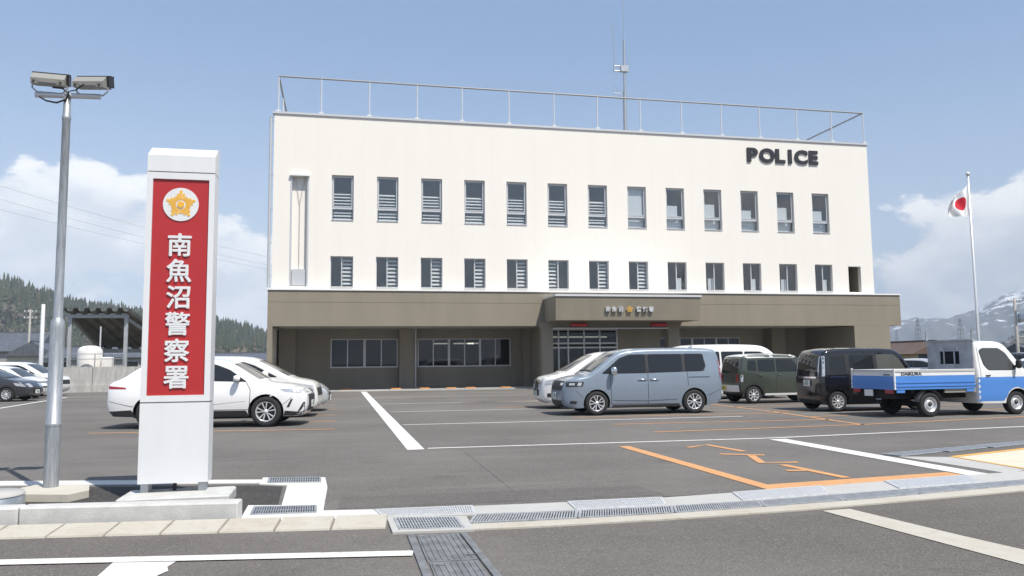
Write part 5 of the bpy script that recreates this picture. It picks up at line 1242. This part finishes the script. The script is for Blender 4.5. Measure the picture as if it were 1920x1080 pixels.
def flood(cx, yaw, z, tilt):
    a = math.radians(yaw); ca, sa = math.cos(a), math.sin(a)
    M = Matrix.Translation((cx, LY, z)) @ Matrix.Rotation(a, 4, 'Z') @ Matrix.Rotation(math.radians(tilt), 4, 'X')
    def tr(mb, M=M):
        mb.v = [tuple(M @ Vector(v)) for v in mb.v]; return mb
    w = 0.185
    mb = MB(); mb.add([(-w, -0.13, -0.055), (w, -0.13, -0.055), (w, 0.10, -0.06), (-w, 0.10, -0.06), (-w, -0.13, 0.015), (w, -0.13, 0.015), (w, -0.02, 0.085), (-w, -0.02, 0.085), (w, 0.10, 0.085), (-w, 0.10, 0.085)],
                      [(0, 3, 2, 1), (0, 1, 5, 4), (4, 5, 6, 7), (7, 6, 8, 9), (2, 3, 9, 8), (1, 2, 8, 6, 5), (0, 4, 7, 9, 3)])
    h = tr(mb).build('floodlight', mat('floodlight_grey', (0.27, 0.265, 0.24), 0.5), LP)
    mb = MB(); mb.box(-w - 0.02, w + 0.025, 0.04, 0.14, 0.086, 0.105); mb.box(w + 0.002, w + 0.03, -0.02, 0.12, -0.04, 0.085)
    tr(mb).build('hood', M_black, h)
    mb = MB(); mb.box(-0.10, 0.10, -0.138, -0.131, -0.035, 0.0); tr(mb).build('driver_box', mat('driver_grey', (0.30, 0.29, 0.27), 0.6), h)
    for x in (-0.15, 0.14):
        mb = MB(); mb.lathe([(0.014, -0.140), (0.014, -0.1305)], 10, 'y', c=(x, 0, -0.025)); mb.add([], []); tr(mb).build('gland', M_black, h)
    mb = MB(); pts = [(-w - 0.005, 0.0, 0.0), (-w - 0.005, 0.0, -0.10), (-w + 0.05, 0.0, -0.15), (w - 0.05, 0.0, -0.15), (w + 0.005, 0.0, -0.10), (w + 0.005, 0.0, 0.0)]
    M2 = Matrix.Translation((cx, LY, z)) @ Matrix.Rotation(a, 4, 'Z')
    mb.tube(pts, 0.011, 6, sm=False); tr(mb, M2).build('yoke', M_galv, h)
flood(LX - 0.205, 6, 5.04, 12); flood(LX + 0.28, -10, 5.035, 12)
mb = MB()
mb.tube([(LX - 0.30, LY - 0.05, 4.82), (LX - 0.22, LY - 0.06, 4.77), (LX - 0.10, LY - 0.06, 4.75), (LX + 0.0, LY - 0.05, 4.80), (LX + 0.02, LY - 0.05, 4.88), (LX - 0.04, LY - 0.05, 4.94), (LX - 0.15, LY - 0.07, 4.94)], 0.012, 6)
mb.build('cable', M_black, LP)
mb = MB(); mb.tube([(LX + 0.04, LY - 0.05, 4.80), (LX + 0.03, LY - 0.06, 4.90), (LX + 0.12, LY - 0.08, 4.92), (LX + 0.22, LY - 0.12, 4.99)], 0.008, 6); mb.build('cable', M_black, LP)
# ------------------------------------------------------------------ flagpole and flag
FX, FY = 27.72, 30.0
FP = empty('flagpole', (FX, FY, 0), 'slim white flagpole with a ball finial right of the station', 'flagpole')
MB().lathe([(0.065, 0), (0.06, 3), (0.045, 9.65), (0.004, 9.66)], 12, c=(FX, FY, 0)).build('pole', M_steelw, FP)
MB().lathe([(0.004, 9.66), (0.075, 9.69), (0.10, 9.76), (0.075, 9.83), (0.004, 9.86)], 14, c=(FX, FY, 0)).build('finial', M_steelw, FP)
MB().tube([(FX - 0.07, FY - 0.06, 1.2), (FX - 0.06, FY - 0.05, 9.5)], 0.006, 5).build('halyard', M_trim, FP)
m = bpy.data.materials.new('flag_cloth'); m.use_nodes = True; t = m.node_tree; b = t.nodes['Principled BSDF']
b.inputs['Roughness'].default_value = 0.8
uv = nd(t, 'ShaderNodeUVMap'); s_ = nd(t, 'ShaderNodeSeparateXYZ'); t.links.new(uv.outputs[0], s_.inputs[0])
dx = mth(t, 'MULTIPLY', mth(t, 'SUBTRACT', s_.outputs[0], 0.5), 1.5); dy = mth(t, 'SUBTRACT', s_.outputs[1], 0.5)
d2 = mth(t, 'SQRT', mth(t, 'ADD', mth(t, 'MULTIPLY', dx, dx), mth(t, 'MULTIPLY', dy, dy)))
t.links.new(mixc(t, mth(t, 'LESS_THAN', d2, 0.255), (0.78, 0.78, 0.79), (0.55, 0.01, 0.03)), b.inputs['Base Color'])
nu, nv = 30, 20; vs = []; uvs = []
FLh = 1.32
for i in range(nu + 1):
    u = i / nu
    for j in range(nv + 1):
        v = j / nv
        # a tired flag: the free edge sags and folds back on itself
        x = -0.05 - 0.98 * u ** 1.5 - 0.06 * math.sin(v * 3.2) * u
        z = 9.42 + v * (-0.92 * u) + (1 - v) * (-1.42 - 0.42 * u + 0.42 * u * u)
        y = 0.16 * math.sin(u * 9 + v * 2.5) * (0.25 + u) + 0.08 * math.sin(u * 17 + 1 - v * 4) * u
        vs.append((FX + x * 1.12, FY + y, 9.42 + (z - 9.42) * 1.08)); uvs.append((u, v))
fs = [(i * (nv + 1) + j, (i + 1) * (nv + 1) + j, (i + 1) * (nv + 1) + j + 1, i * (nv + 1) + j + 1) for i in range(nu) for j in range(nv)]
mb = MB(); mb.add(vs, fs, 0, True); me = mb.mesh('flag', m); ul = me.uv_layers.new(name='UVMap')
for lp in me.loops: ul.data[lp.index].uv = uvs[lp.vertex_index]
o = obj('flag', me); tag(o, 'white flag with a red disc hanging from the flagpole', 'flag')
# ------------------------------------------------------------------ left background: wall, tank, shelter, houses, poles
M_rw = mat('retaining_concrete', (0.42, 0.41, 0.39), 0.9, var=0.16, vscale=2.0, streak=(2.5, 1, 0.5), bump=0.15, bscale=30)
RW = empty('retaining_wall', (-14, 52, 0), 'grey concrete retaining wall behind the left car park row', 'wall')
x = -36.0
for k in range(14):
    MB().box(x + 0.012, x + 2.38, 52, 52.25, -0.02, 1.50 + 0.0).build('wall_panel', M_rw, RW); x += 2.4
MB().box(-36, -4.2, 51.88, 52.255, -0.02, 0.42).build('wall_footing', M_rw, RW)
M_earth = mat('earth', (0.13, 0.115, 0.085), 0.95, var=0.3, vscale=0.4)
o = MB().prism([(-90, 52.3), (-4.2, 52.3), (-4.2, 75), (-90, 75)], -0.02, 1.30).build('terrace', M_earth); tag(o, kind='structure')
tk = empty('water_tank', (-15.7, 56, 1.3), 'round white plastic tank with domed top behind the concrete wall', 'tank')
M_tank = mat('tank_white', (0.74, 0.73, 0.70), 0.5, var=0.04)
MB().lathe([(0.74, 1.3), (0.74, 2.45), (0.70, 2.62), (0.58, 2.76), (0.36, 2.85), (0.004, 2.88)], 32, c=(-15.7, 56, 0)).build('shell', M_tank, tk)
mb = MB()
for k in range(12):
    a0, a1 = math.pi * k / 12, math.pi * (k + 1) / 12
    mb.bar((-15.7 + 0.36 * math.cos(a0), 55.24, 1.28 + 0.36 * math.sin(a0)), (-15.7 + 0.36 * math.cos(a1), 55.24, 1.28 + 0.36 * math.sin(a1)), 0.05, 0.05)
mb.build('hatch_rim', M_galv, tk)
o = MB().bbox(-14.92, -14.3, 55.6, 56.2, 1.3, 2.12, 0.04).build('equipment_cabinet', M_tank); tag(o, 'small white equipment cabinet right of the domed tank', 'cabinet')
fn = empty('pipe_fence', (-15.2, 55, 1.3), 'grey pipe guard fence in front of the white tank', 'fence')
for x in (-16.6, -15.1, -13.4): MB().tube([(x, 54.9, 1.3), (x, 54.9, 2.32)], 0.03, 6).build('post', M_galv, fn)
for z in (2.0, 2.32): MB().tube([(-16.6, 54.9, z), (-13.4, 54.9, z)], 0.025, 6).build('rail', M_galv, fn)
SH = empty('steel_shelter', (-16.9, 63, 1.3), 'open steel shelter with sloping corrugated roof behind the concrete wall', 'shelter')
M_steelg = mat('shelter_steel', (0.42, 0.44, 0.46), 0.5, 0.3, var=0.1); M_sheet = mat('corrugated_sheet', (0.17, 0.165, 0.155), 0.7, 0.2, var=0.25, vscale=1.2)
for x in (-18.75, -15.05): MB().box(x - 0.12, x + 0.12, 61.9, 62.1, 1.3, 5.0).build('post', M_steelg, SH)
for x in (-18.2, -13.0): MB().box(x - 0.12, x + 0.12, 67.9, 68.1, 1.3, 2.8).build('post', M_steelg, SH)
MB().box(-18.95, -14.85, 61.85, 62.15, 5.0, 5.35).build('beam', M_steelg, SH); MB().box(-18.4, -12.8, 67.85, 68.15, 2.6, 2.9).build('beam', M_steelg, SH)
mb = MB(); n = 48; vs = []
for j, (yy_, zz_, xa, xb) in enumerate(((61.3, 5.55, -19.1, -14.7), (68.6, 2.95, -18.6, -12.5))):
    for i in range(n + 1):
        u = i / n; vs.append((xa + (xb - xa) * u, yy_, zz_ + 0.13 * (1 if (i % 8) < 4 else -1) * (0.9)))
mb.add(vs, [(i, i + 1, n + 2 + i, n + 1 + i) for i in range(n)]); mb.add([(v[0], v[1], v[2] + 0.012) for v in vs], [(n + 1 + i, n + 2 + i, i + 1, i) for i in range(n)])
mb.build('roof_sheet', M_sheet, SH)
for a, b in (((-18.75, 62, 5.0), (-18.2, 68, 2.8)), ((-15.05, 62, 5.0), (-13.0, 68, 2.8))): MB().bar(a, b, 0.16, 0.24).build('rafter', M_steelg, SH)
o = empty('thin_post', (-16.3, 60, 1.3), 'thin pale post standing under the steel shelter', 'post'); MB().tube([(-16.2, 60, 1.3), (-16.2, 60, 4.3)], 0.05, 8).build('shaft', M_steelw, o); MB().box(-16.3, -16.1, 59.9, 60.1, 1.3, 1.36).build('base', M_steelg, o)
# street light and utility pole
sp = empty('street_light', (-23.2, 70, 1.3), 'white street light pole with a small arm lamp, left of the floodlight pole', 'street light')
MB().lathe([(0.17, 1.3), (0.14, 6.55), (0.004, 6.56)], 12, c=(-23.2, 70, 0)).build('pole', M_steelw, sp)
MB().tube([(-23.2, 70, 4.2), (-22.7, 70, 4.25), (-22.4, 70, 4.6), (-22.2, 70, 4.95)], 0.05, 6).build('arm', M_galv, sp); MB().bbox(-22.5, -21.9, 69.8, 70.2, 4.95, 5.12, 0.05).build('lamp_head', M_trim, sp)
M_polec = mat('pole_concrete', (0.33, 0.32, 0.30), 0.9, var=0.1)
def upole(x, y, h, label, arms=2, z0=0.0, r=0.16, group='utility poles'):
    p = empty('utility_pole', (x, y, z0), label, 'pole', group)
    MB().lathe([(r, z0), (r * 0.7, h), (0.004, h + 0.01)], 12, c=(x, y, 0)).build('pole', M_polec, p)
    for k in range(arms):
        z = h - 0.35 - k * 0.8
        MB().box(x - 0.75, x + 0.75, y - 0.05, y + 0.05, z, z + 0.10).build('crossarm', M_galv, p)
        for dx in (-0.65, -0.2, 0.25, 0.68): MB().lathe([(0.05, z + 0.10), (0.075, z + 0.16), (0.05, z + 0.22), (0.004, z + 0.26)], 8, c=(x + dx, y, 0)).build('insulator', M_trim, p)
    return p
p = upole(-38.6, 112, 8.9, 'grey utility pole with two crossarms beside the tiled houses at the left', 2)
p = upole(59.5, 60, 6.8, 'dark utility pole with transformer near the right edge', 1)
MB().lathe([(0.22, 4.6), (0.25, 4.65), (0.25, 5.3), (0.2, 5.35), (0.004, 5.36)], 12, c=(59.95, 59.9, 0)).build('transformer', M_galv, p)
for z in (3.4, 4.0): MB().tube([(59.5, 60, z), (60.1, 59.9, z - 0.15)], 0.05, 6).build('bracket', M_galv, p)
# houses
M_tile = mat('roof_tile_blue', (0.09, 0.10, 0.12), 0.5, var=0.2, vscale=2); M_tileg = mat('roof_green', (0.10, 0.17, 0.13), 0.5, var=0.15); M_tileb = mat('roof_brown', (0.12, 0.08, 0.06), 0.6, var=0.2)
M_hw1 = mat('house_white', (0.55, 0.53, 0.48), 0.8, var=0.08); M_hw2 = mat('house_tan', (0.45, 0.36, 0.22), 0.8, var=0.08); M_hw3 = mat('house_grey', (0.32, 0.32, 0.32), 0.8, var=0.1)
def house(name, label, x, y, w, d, h, rh, mw, mr, rot=0, z0=0.0, along='x', group='houses beyond the car park'):
    r = empty(name, (x, y, z0), label, 'house', group)
    MB().box(x - w / 2, x + w / 2, y - d / 2, y + d / 2, z0, z0 + h).build('wall', mw, r)
    mb = MB(); e = 0.5; hw_, hd = w / 2 + e, d / 2 + e; z = z0 + h + 0.003
    if along == 'x': vs = [(-hw_, -hd, 0), (hw_, -hd, 0), (hw_, hd, 0), (-hw_, hd, 0), (-hw_, 0, rh), (hw_, 0, rh)]; fs = [(0, 1, 5, 4), (2, 3, 4, 5), (0, 4, 3), (1, 2, 5), (3, 2, 1, 0)]
    else: vs = [(-hw_, -hd, 0), (hw_, -hd, 0), (hw_, hd, 0), (-hw_, hd, 0), (0, -hd, rh), (0, hd, rh)]; fs = [(3, 0, 4, 5), (1, 2, 5, 4), (0, 1, 4), (2, 3, 5), (3, 2, 1, 0)]
    mb.add([(x + a, y + b_, z + c_) for a, b_, c_ in vs], fs); rf = mb.build('roof', mr, r)
    mb = MB().bar((x - (hw_ if along == 'x' else 0), y - (0 if along == 'x' else hd), z + rh), (x + (hw_ if along == 'x' else 0), y + (0 if along == 'x' else hd), z + rh), 0.3, 0.2); mb.build('ridge', mr, rf)
    n = max(2, int(w / 2.6))
    for k in range(n):
        wx = x - w / 2 + (k + 0.5) * w / n
        for zz_ in ([z0 + 0.9] if h < 4 else [z0 + 0.9, z0 + 3.4]):
            f = MB().box(wx - 0.75, wx + 0.75, y - d / 2 - 0.06, y - d / 2 - 0.002, zz_, zz_ + 1.3).build('window', M_alu, r); MB().box(wx - 0.68, wx + 0.68, y - d / 2 - 0.075, y - d / 2 - 0.062, zz_ + 0.07, zz_ + 1.23).build('pane', M_cg, f)
    return r
house('tiled_house', 'house with broad dark tiled roof at the far left above the parked cars', -44.5, 118, 12, 8, 3.6, 2.6, M_hw3, M_tile)
house('tiled_house', 'lower gabled house right of the broad roofed one at the left', -37.0, 112, 5.5, 7, 2.9, 1.8, M_hw1, M_tile, along='y')
house('tiled_house', 'small house with gable between the street light and the tiled roofs', -33.5, 121, 5, 6, 2.7, 1.7, M_hw1, M_tile, along='y')
house('long_shed', 'long low grey shed seen under the steel shelter', -26.0, 108, 16, 6, 2.6, 1.4, M_hw3, M_tile)
house('long_shed', 'low grey-roofed building between the sign pylon and the station', -15.0, 130, 14, 7, 2.2, 1.2, M_hw1, M_tile)
house('village_house', 'tan house with dark roof seen just right of the black kei van', 58.3, 72, 4.5, 6, 1.9, 1.3, M_hw2, M_tileb, along='y')
house('village_house', 'green roofed building behind the truck headboard', 67.0, 82, 12, 8, 1.5, 1.4, M_hw3, M_tileg)
house('village_house', 'low brown roofed house left of the truck headboard', 66.0, 95, 6, 6, 2.2, 1.4, M_hw3, M_tileb)
house('village_house', 'grey roofed house at the right edge behind the parked cars', 74.0, 70, 9, 7, 1.6, 1.2, M_hw1, M_tile)
# small floodlight at the right edge
fl = empty('floodlight_pole', (60.9, 58, 0), 'floodlight head on a pole cut by the right edge', 'light pole')
MB().tube([(62.0, 58, 0), (62.0, 58, 8.6)], 0.09, 8).build('pole', M_galv, fl); MB().bbox(60.2, 61.2, 57.7, 58.3, 8.25, 8.6, 0.05).build('floodlight', mat('floodlight_dark', (0.10, 0.10, 0.10), 0.5), fl); MB().tube([(61.2, 58, 8.4), (62.0, 58, 8.4)], 0.05, 6).build('crossarm', M_galv, fl)
# pylons
M_pyl = mat('pylon_steel', (0.16, 0.17, 0.19), 0.6, 0.2)
def pylon(x, y, h, w, label):
    p = empty('transmission_tower', (x, y, 0), label, 'pylon', 'transmission towers')
    mb = MB(); n = 9; lv = []
    for k in range(n + 1):
        t = k / n; z = h * t; q = w * (1 - t) ** 0.9 + 0.6 * t
        lv.append([(x + sx * q, y + sy * q, z) for sx, sy in ((-1, -1), (1, -1), (1, 1), (-1, 1))])
    for k in range(n):
        for j in range(4):
            mb.bar(lv[k][j], lv[k + 1][j], 0.42, 0.42)
            mb.bar(lv[k][j], lv[k + 1][(j + 1) % 4], 0.2, 0.2); mb.bar(lv[k][(j + 1) % 4], lv[k + 1][j], 0.2, 0.2)
    mb.build('lattice', M_pyl, p)
    for z, a in ((h * 0.70, 6.5), (h * 0.81, 5.5), (h * 0.92, 4.5)):
        mb = MB(); mb.bar((x - a, y, z), (x + a, y, z), 0.4, 0.5); mb.bar((x - a, y, z), (x, y, z + 1.8), 0.2, 0.2); mb.bar((x + a, y, z), (x, y, z + 1.8), 0.2, 0.2); mb.build('crossarm', M_pyl, p)
pylon(825, 1004, 59, 5.5, 'steel lattice transmission tower just right of the station corner'); pylon(866, 969, 57, 5.5, 'steel lattice transmission tower beside the flagpole'); pylon(1100, 1400, 58, 5.5, 'farther faint transmission tower against the mountain foot')
# overhead wires across the left sky
M_wire = mat('wire', (0.12, 0.12, 0.13), 0.6)
for i, (z0, z1, z2) in enumerate(((45.5, 35.0, 27.5), (41.5, 33.2, 25.2), (38.2, 32.3, 23.9))):
    pts = []
    for k in range(41):
        t = k / 40; X = -110 + 160 * t; Yv = 196 + 32 * t
        pts.append((X, Yv, 0.0))
    xs_ = [-110, -78.4, -48, -19, 50]; zs_ = [z0 + 8.2, z0, z1, z2 + 2.2, z2 - 6.0]
    cf = np.polyfit(xs_, zs_, 2)
    pts = [(x, y, float(np.polyval(cf, x))) for x, y, _ in pts]
    o = MB().tube(pts, 0.022, 4).build('power_line', M_wire); tag(o, ('uppermost', 'middle', 'lowest')[i] + ' of the three power lines crossing the clouds at the left', 'power line', 'power lines')
# ------------------------------------------------------------------ far terrain
def heightfield(name, ridge, v_rows, m, front, jitter, back=1.25):
    """hill from a ridge line: rows run from its foot (towards the camera) over the ridge and down behind"""
    rp = np.array(ridge, float)
    s = np.concatenate([[0], np.cumsum(np.hypot(*np.diff(rp[:, :2], axis=0).T))]); n = v_rows[0]
    t = np.linspace(0, s[-1], n)
    R = np.stack([np.interp(t, s, rp[:, k]) for k in range(3)], 1)
    rows = v_rows[1]; V = []
    rr = np.random.default_rng(3)
    for j in range(rows):
        v = j / (rows - 1) * back          # 0 foot, 1 ridge
        f = front + (1 - front) * v
        zf = (3 * min(v, 1) ** 2 - 2 * min(v, 1) ** 3) if v <= 1 else 1 - (v - 1) / (back - 1) * 0.6
        for i in range(n):
            z = R[i, 2] * zf
            V.append((R[i, 0] * f, R[i, 1] * f, z))
    V = np.array(V)
    # spurs and gullies
    ph = rr.random(6) * 6
    arc = np.arctan2(V[:, 0], V[:, 1])
    dist = np.hypot(V[:, 0], V[:, 1])
    w = np.sin(arc * 55 + dist / dist.max() * 9 + ph[0]) * 0.5 + np.sin(arc * 130 - dist / dist.max() * 21 + ph[1]) * 0.3 + np.sin(arc * 310 + dist / dist.max() * 40 + ph[2]) * 0.2
    vv = np.repeat(np.linspace(0, back, rows), n)
    env = np.clip(vv * (1.06 - vv) * 3.2, 0, 1)
    V[:, 2] = np.maximum(V[:, 2] + w * jitter * env + rr.normal(size=len(V)) * jitter * 0.06 * np.clip(vv, 0, 1), -2)
    fs = [(j * n + i, j * n + i + 1, (j + 1) * n + i + 1, (j + 1) * n + i) for j in range(rows - 1) for i in range(n - 1)]
    mb = MB(); mb.v = [tuple(v) for v in V]; mb.f = fs; mb.m = [0] * len(fs); mb.sm = [True] * len(fs)
    o = mb.build(name, m); tag(o, kind='structure')
    return V.reshape(rows, n, 3)
M_hill = mat('hill_floor', (0.055, 0.06, 0.038), 0.95, var=0.3, vscale=0.03)
hillV = heightfield('hill', [(-700, 620, 104), (-520, 735, 100), (-455.2, 776.4, 93), (-392.2, 810.0, 84), (-317.6, 842.1, 72.5), (-275.4, 856.8, 60), (-239.5, 867.5, 53), (-196.7, 878.3, 43), (-161.8, 885.3, 42), (-130.6, 890.5, 37), (-76.5, 896.7, 22), (-20.3, 899.8, 14), (96.7, 894.8, 11), (273.2, 857.5, 14)], (90, 40), M_hill, 0.55, 5.0)
# conifer wood: one mass of trees, each a stack of ragged skirts
def wood(name, V, count, label, hmin, hmax, seed, brown=0.25, xlim=None):
    rr = np.random.default_rng(seed); rows, n, _ = V.shape
    vs, fs, mi = [], [], []
    for k in range(count):
        j = rr.random() ** 0.7 * (rows - 1) * 0.86; i = rr.random() * (n - 1)
        j0, i0 = int(j), int(i); fj, fi = j - j0, i - i0
        p = (V[j0, i0] * (1 - fi) + V[j0, min(i0 + 1, n - 1)] * fi) * (1 - fj) + (V[min(j0 + 1, rows - 1), i0] * (1 - fi) + V[min(j0 + 1, rows - 1), min(i0 + 1, n - 1)] * fi) * fj
        if xlim and not (xlim[0] < p[0] / p[1] < xlim[1]): continue
        h = hmin + (hmax - hmin) * rr.random() ** 1.3
        patch = math.sin(p[0] * 0.021 + 1.0) + math.sin(p[1] * 0.027 + p[0] * 0.011)
        decid = rr.random() < brown * (1.0 + 0.9 * patch)
        b = len(vs)
        if not decid:
            w = h * (0.15 + 0.06 * rr.random()); c = int(rr.random() * 3)
            base = 0
            for L in range(4):
                z0 = h * (0.10 + 0.22 * L); z1 = h * min(1.0, 0.48 + 0.19 * L); r0 = w * (1.0 - 0.22 * L); m_ = 7; s0 = len(vs)
                off = rr.random() * 6.28
                for q in range(m_):
                    a = off + 6.283 * q / m_; rq = r0 * (0.72 + 0.5 * rr.random())
                    vs.append((p[0] + rq * math.cos(a), p[1] + rq * math.sin(a), p[2] + z0 - h * 0.05 * rr.random()))
                vs.append((p[0], p[1], p[2] + z1))
                for q in range(m_): fs.append((s0 + q, s0 + (q + 1) % m_, s0 + m_)); mi.append(c)
        else:
            h *= 0.72; c = 3 + int(rr.random() * 2)
            for q in range(26):     # bare twiggy crown
                u = rr.normal(size=3); u /= np.linalg.norm(u); u *= rr.random() ** 0.4
                cx = np.array((p[0] + u[0] * h * 0.28, p[1] + u[1] * h * 0.28, p[2] + h * (0.62 + 0.36 * u[2])))
                s0 = len(vs); sz = h * 0.11
                for _ in range(3): vs.append(tuple(cx + rr.normal(size=3) * sz))
                fs.append((s0, s0 + 1, s0 + 2)); mi.append(c)
    me = bpy.data.meshes.new(name); me.from_pydata(vs, [], fs)
    for m_ in (mat('conifer_dark', (0.026, 0.040, 0.022), 0.9), mat('conifer_mid', (0.040, 0.055, 0.027), 0.9), mat('conifer_olive', (0.055, 0.062, 0.030), 0.9), mat('twigs_brown', (0.12, 0.098, 0.072), 0.95), mat('twigs_grey', (0.10, 0.092, 0.07), 0.95)): me.materials.append(m_)
    me.polygons.foreach_set('material_index', mi); me.update()
    o = obj(name, me); tag(o, label, 'wood', None, 'stuff'); return o
wood('conifer_wood', hillV, 6500, 'dark conifer wood covering the hill behind the left car park', 13, 19, 5, 0.24, (-0.62, 0.02))
# snow mountain
m = bpy.data.materials.new('snowy_mountain'); m.use_nodes = True; t = m.node_tree; b = t.nodes['Principled BSDF']
co = nd(t, 'ShaderNodeTexCoord'); sp_ = nd(t, 'ShaderNodeSeparateXYZ'); t.links.new(co.outputs['Object'], sp_.inputs[0])
mpm = nd(t, 'ShaderNodeMapping'); mpm.inputs['Scale'].default_value = (0.8, 0.8, 3.0); t.links.new(co.outputs['Object'], mpm.inputs[0])
n1 = nd(t, 'ShaderNodeTexNoise'); n1.inputs['Scale'].default_value = 0.011; n1.inputs['Detail'].default_value = 9; n1.inputs['Roughness'].default_value = 0.75; t.links.new(mpm.outputs[0], n1.inputs['Vector'])
n2 = nd(t, 'ShaderNodeTexNoise'); n2.inputs['Scale'].default_value = 0.05; n2.inputs['Detail'].default_value = 8; t.links.new(co.outputs['Object'], n2.inputs['Vector'])
alt = mth(t, 'MULTIPLY', sp_.outputs[2], 0.00075)
f = smooth(t, mth(t, 'ADD', n1.outputs['Fac'], alt), 0.66, 0.72)
rock = mixc(t, n2.outputs['Fac'], (0.045, 0.05, 0.055), (0.13, 0.12, 0.105))
t.links.new(mixc(t, f, rock, (0.82, 0.84, 0.88)), b.inputs['Base Color']); b.inputs['Roughness'].default_value = 0.9
heightfield('mountain', [(1500, 3900, 60), (2240.0, 3552.8, 90), (2443.5, 3416.0, 116), (2576.5, 3316.9, 153), (2631.1, 3273.7, 174), (2692.4, 3223.5, 187), (2767.3, 3159.4, 181), (2800.4, 3130.1, 199), (2848.6, 3086.3, 221), (2895.7, 3042.2, 252), (2941.0, 2998.4, 276), (2984.8, 2954.9, 294), (3094.8, 2839.4, 345), (3218.0, 2699.0, 377), (3420.2, 2437.7, 320), (3579.4, 2197.2, 270), (3900, 1500, 220)], (260, 70), m, 0.62, 26.0)
bhV = heightfield('foothill', [(960, 1150, 0), (1008.6, 1110.3, 2), (1031.1, 1089.4, 9), (1047.7, 1073.5, 24), (1063.5, 1057.8, 36), (1102.8, 1016.7, 55), (1185.3, 919.3, 60), (1300, 700, 50)], (60, 24), mat('foothill_brown', (0.13, 0.105, 0.075), 0.95, var=0.3, vscale=0.05), 0.8, 3.0)
wood('bare_wood', bhV, 900, 'brown leafless wood on the foothill at the right edge', 8, 13, 9, 0.85)
# ------------------------------------------------------------------ haze over the valley
hz = bpy.data.materials.new('haze'); hz.use_nodes = True; t = hz.node_tree
for n in list(t.nodes): t.nodes.remove(n)
pv = nd(t, 'ShaderNodeVolumePrincipled'); pv.inputs['Color'].default_value = (0.74, 0.86, 1.0, 1); pv.inputs['Density'].default_value = 0.00025; pv.inputs['Anisotropy'].default_value = -0.4
on = nd(t, 'ShaderNodeOutputMaterial'); t.links.new(pv.outputs[0], on.inputs['Volume'])
o = MB().box(-4650, 4650, -4650, 4650, -4, 480).build('haze', hz); tag(o, kind='stuff')
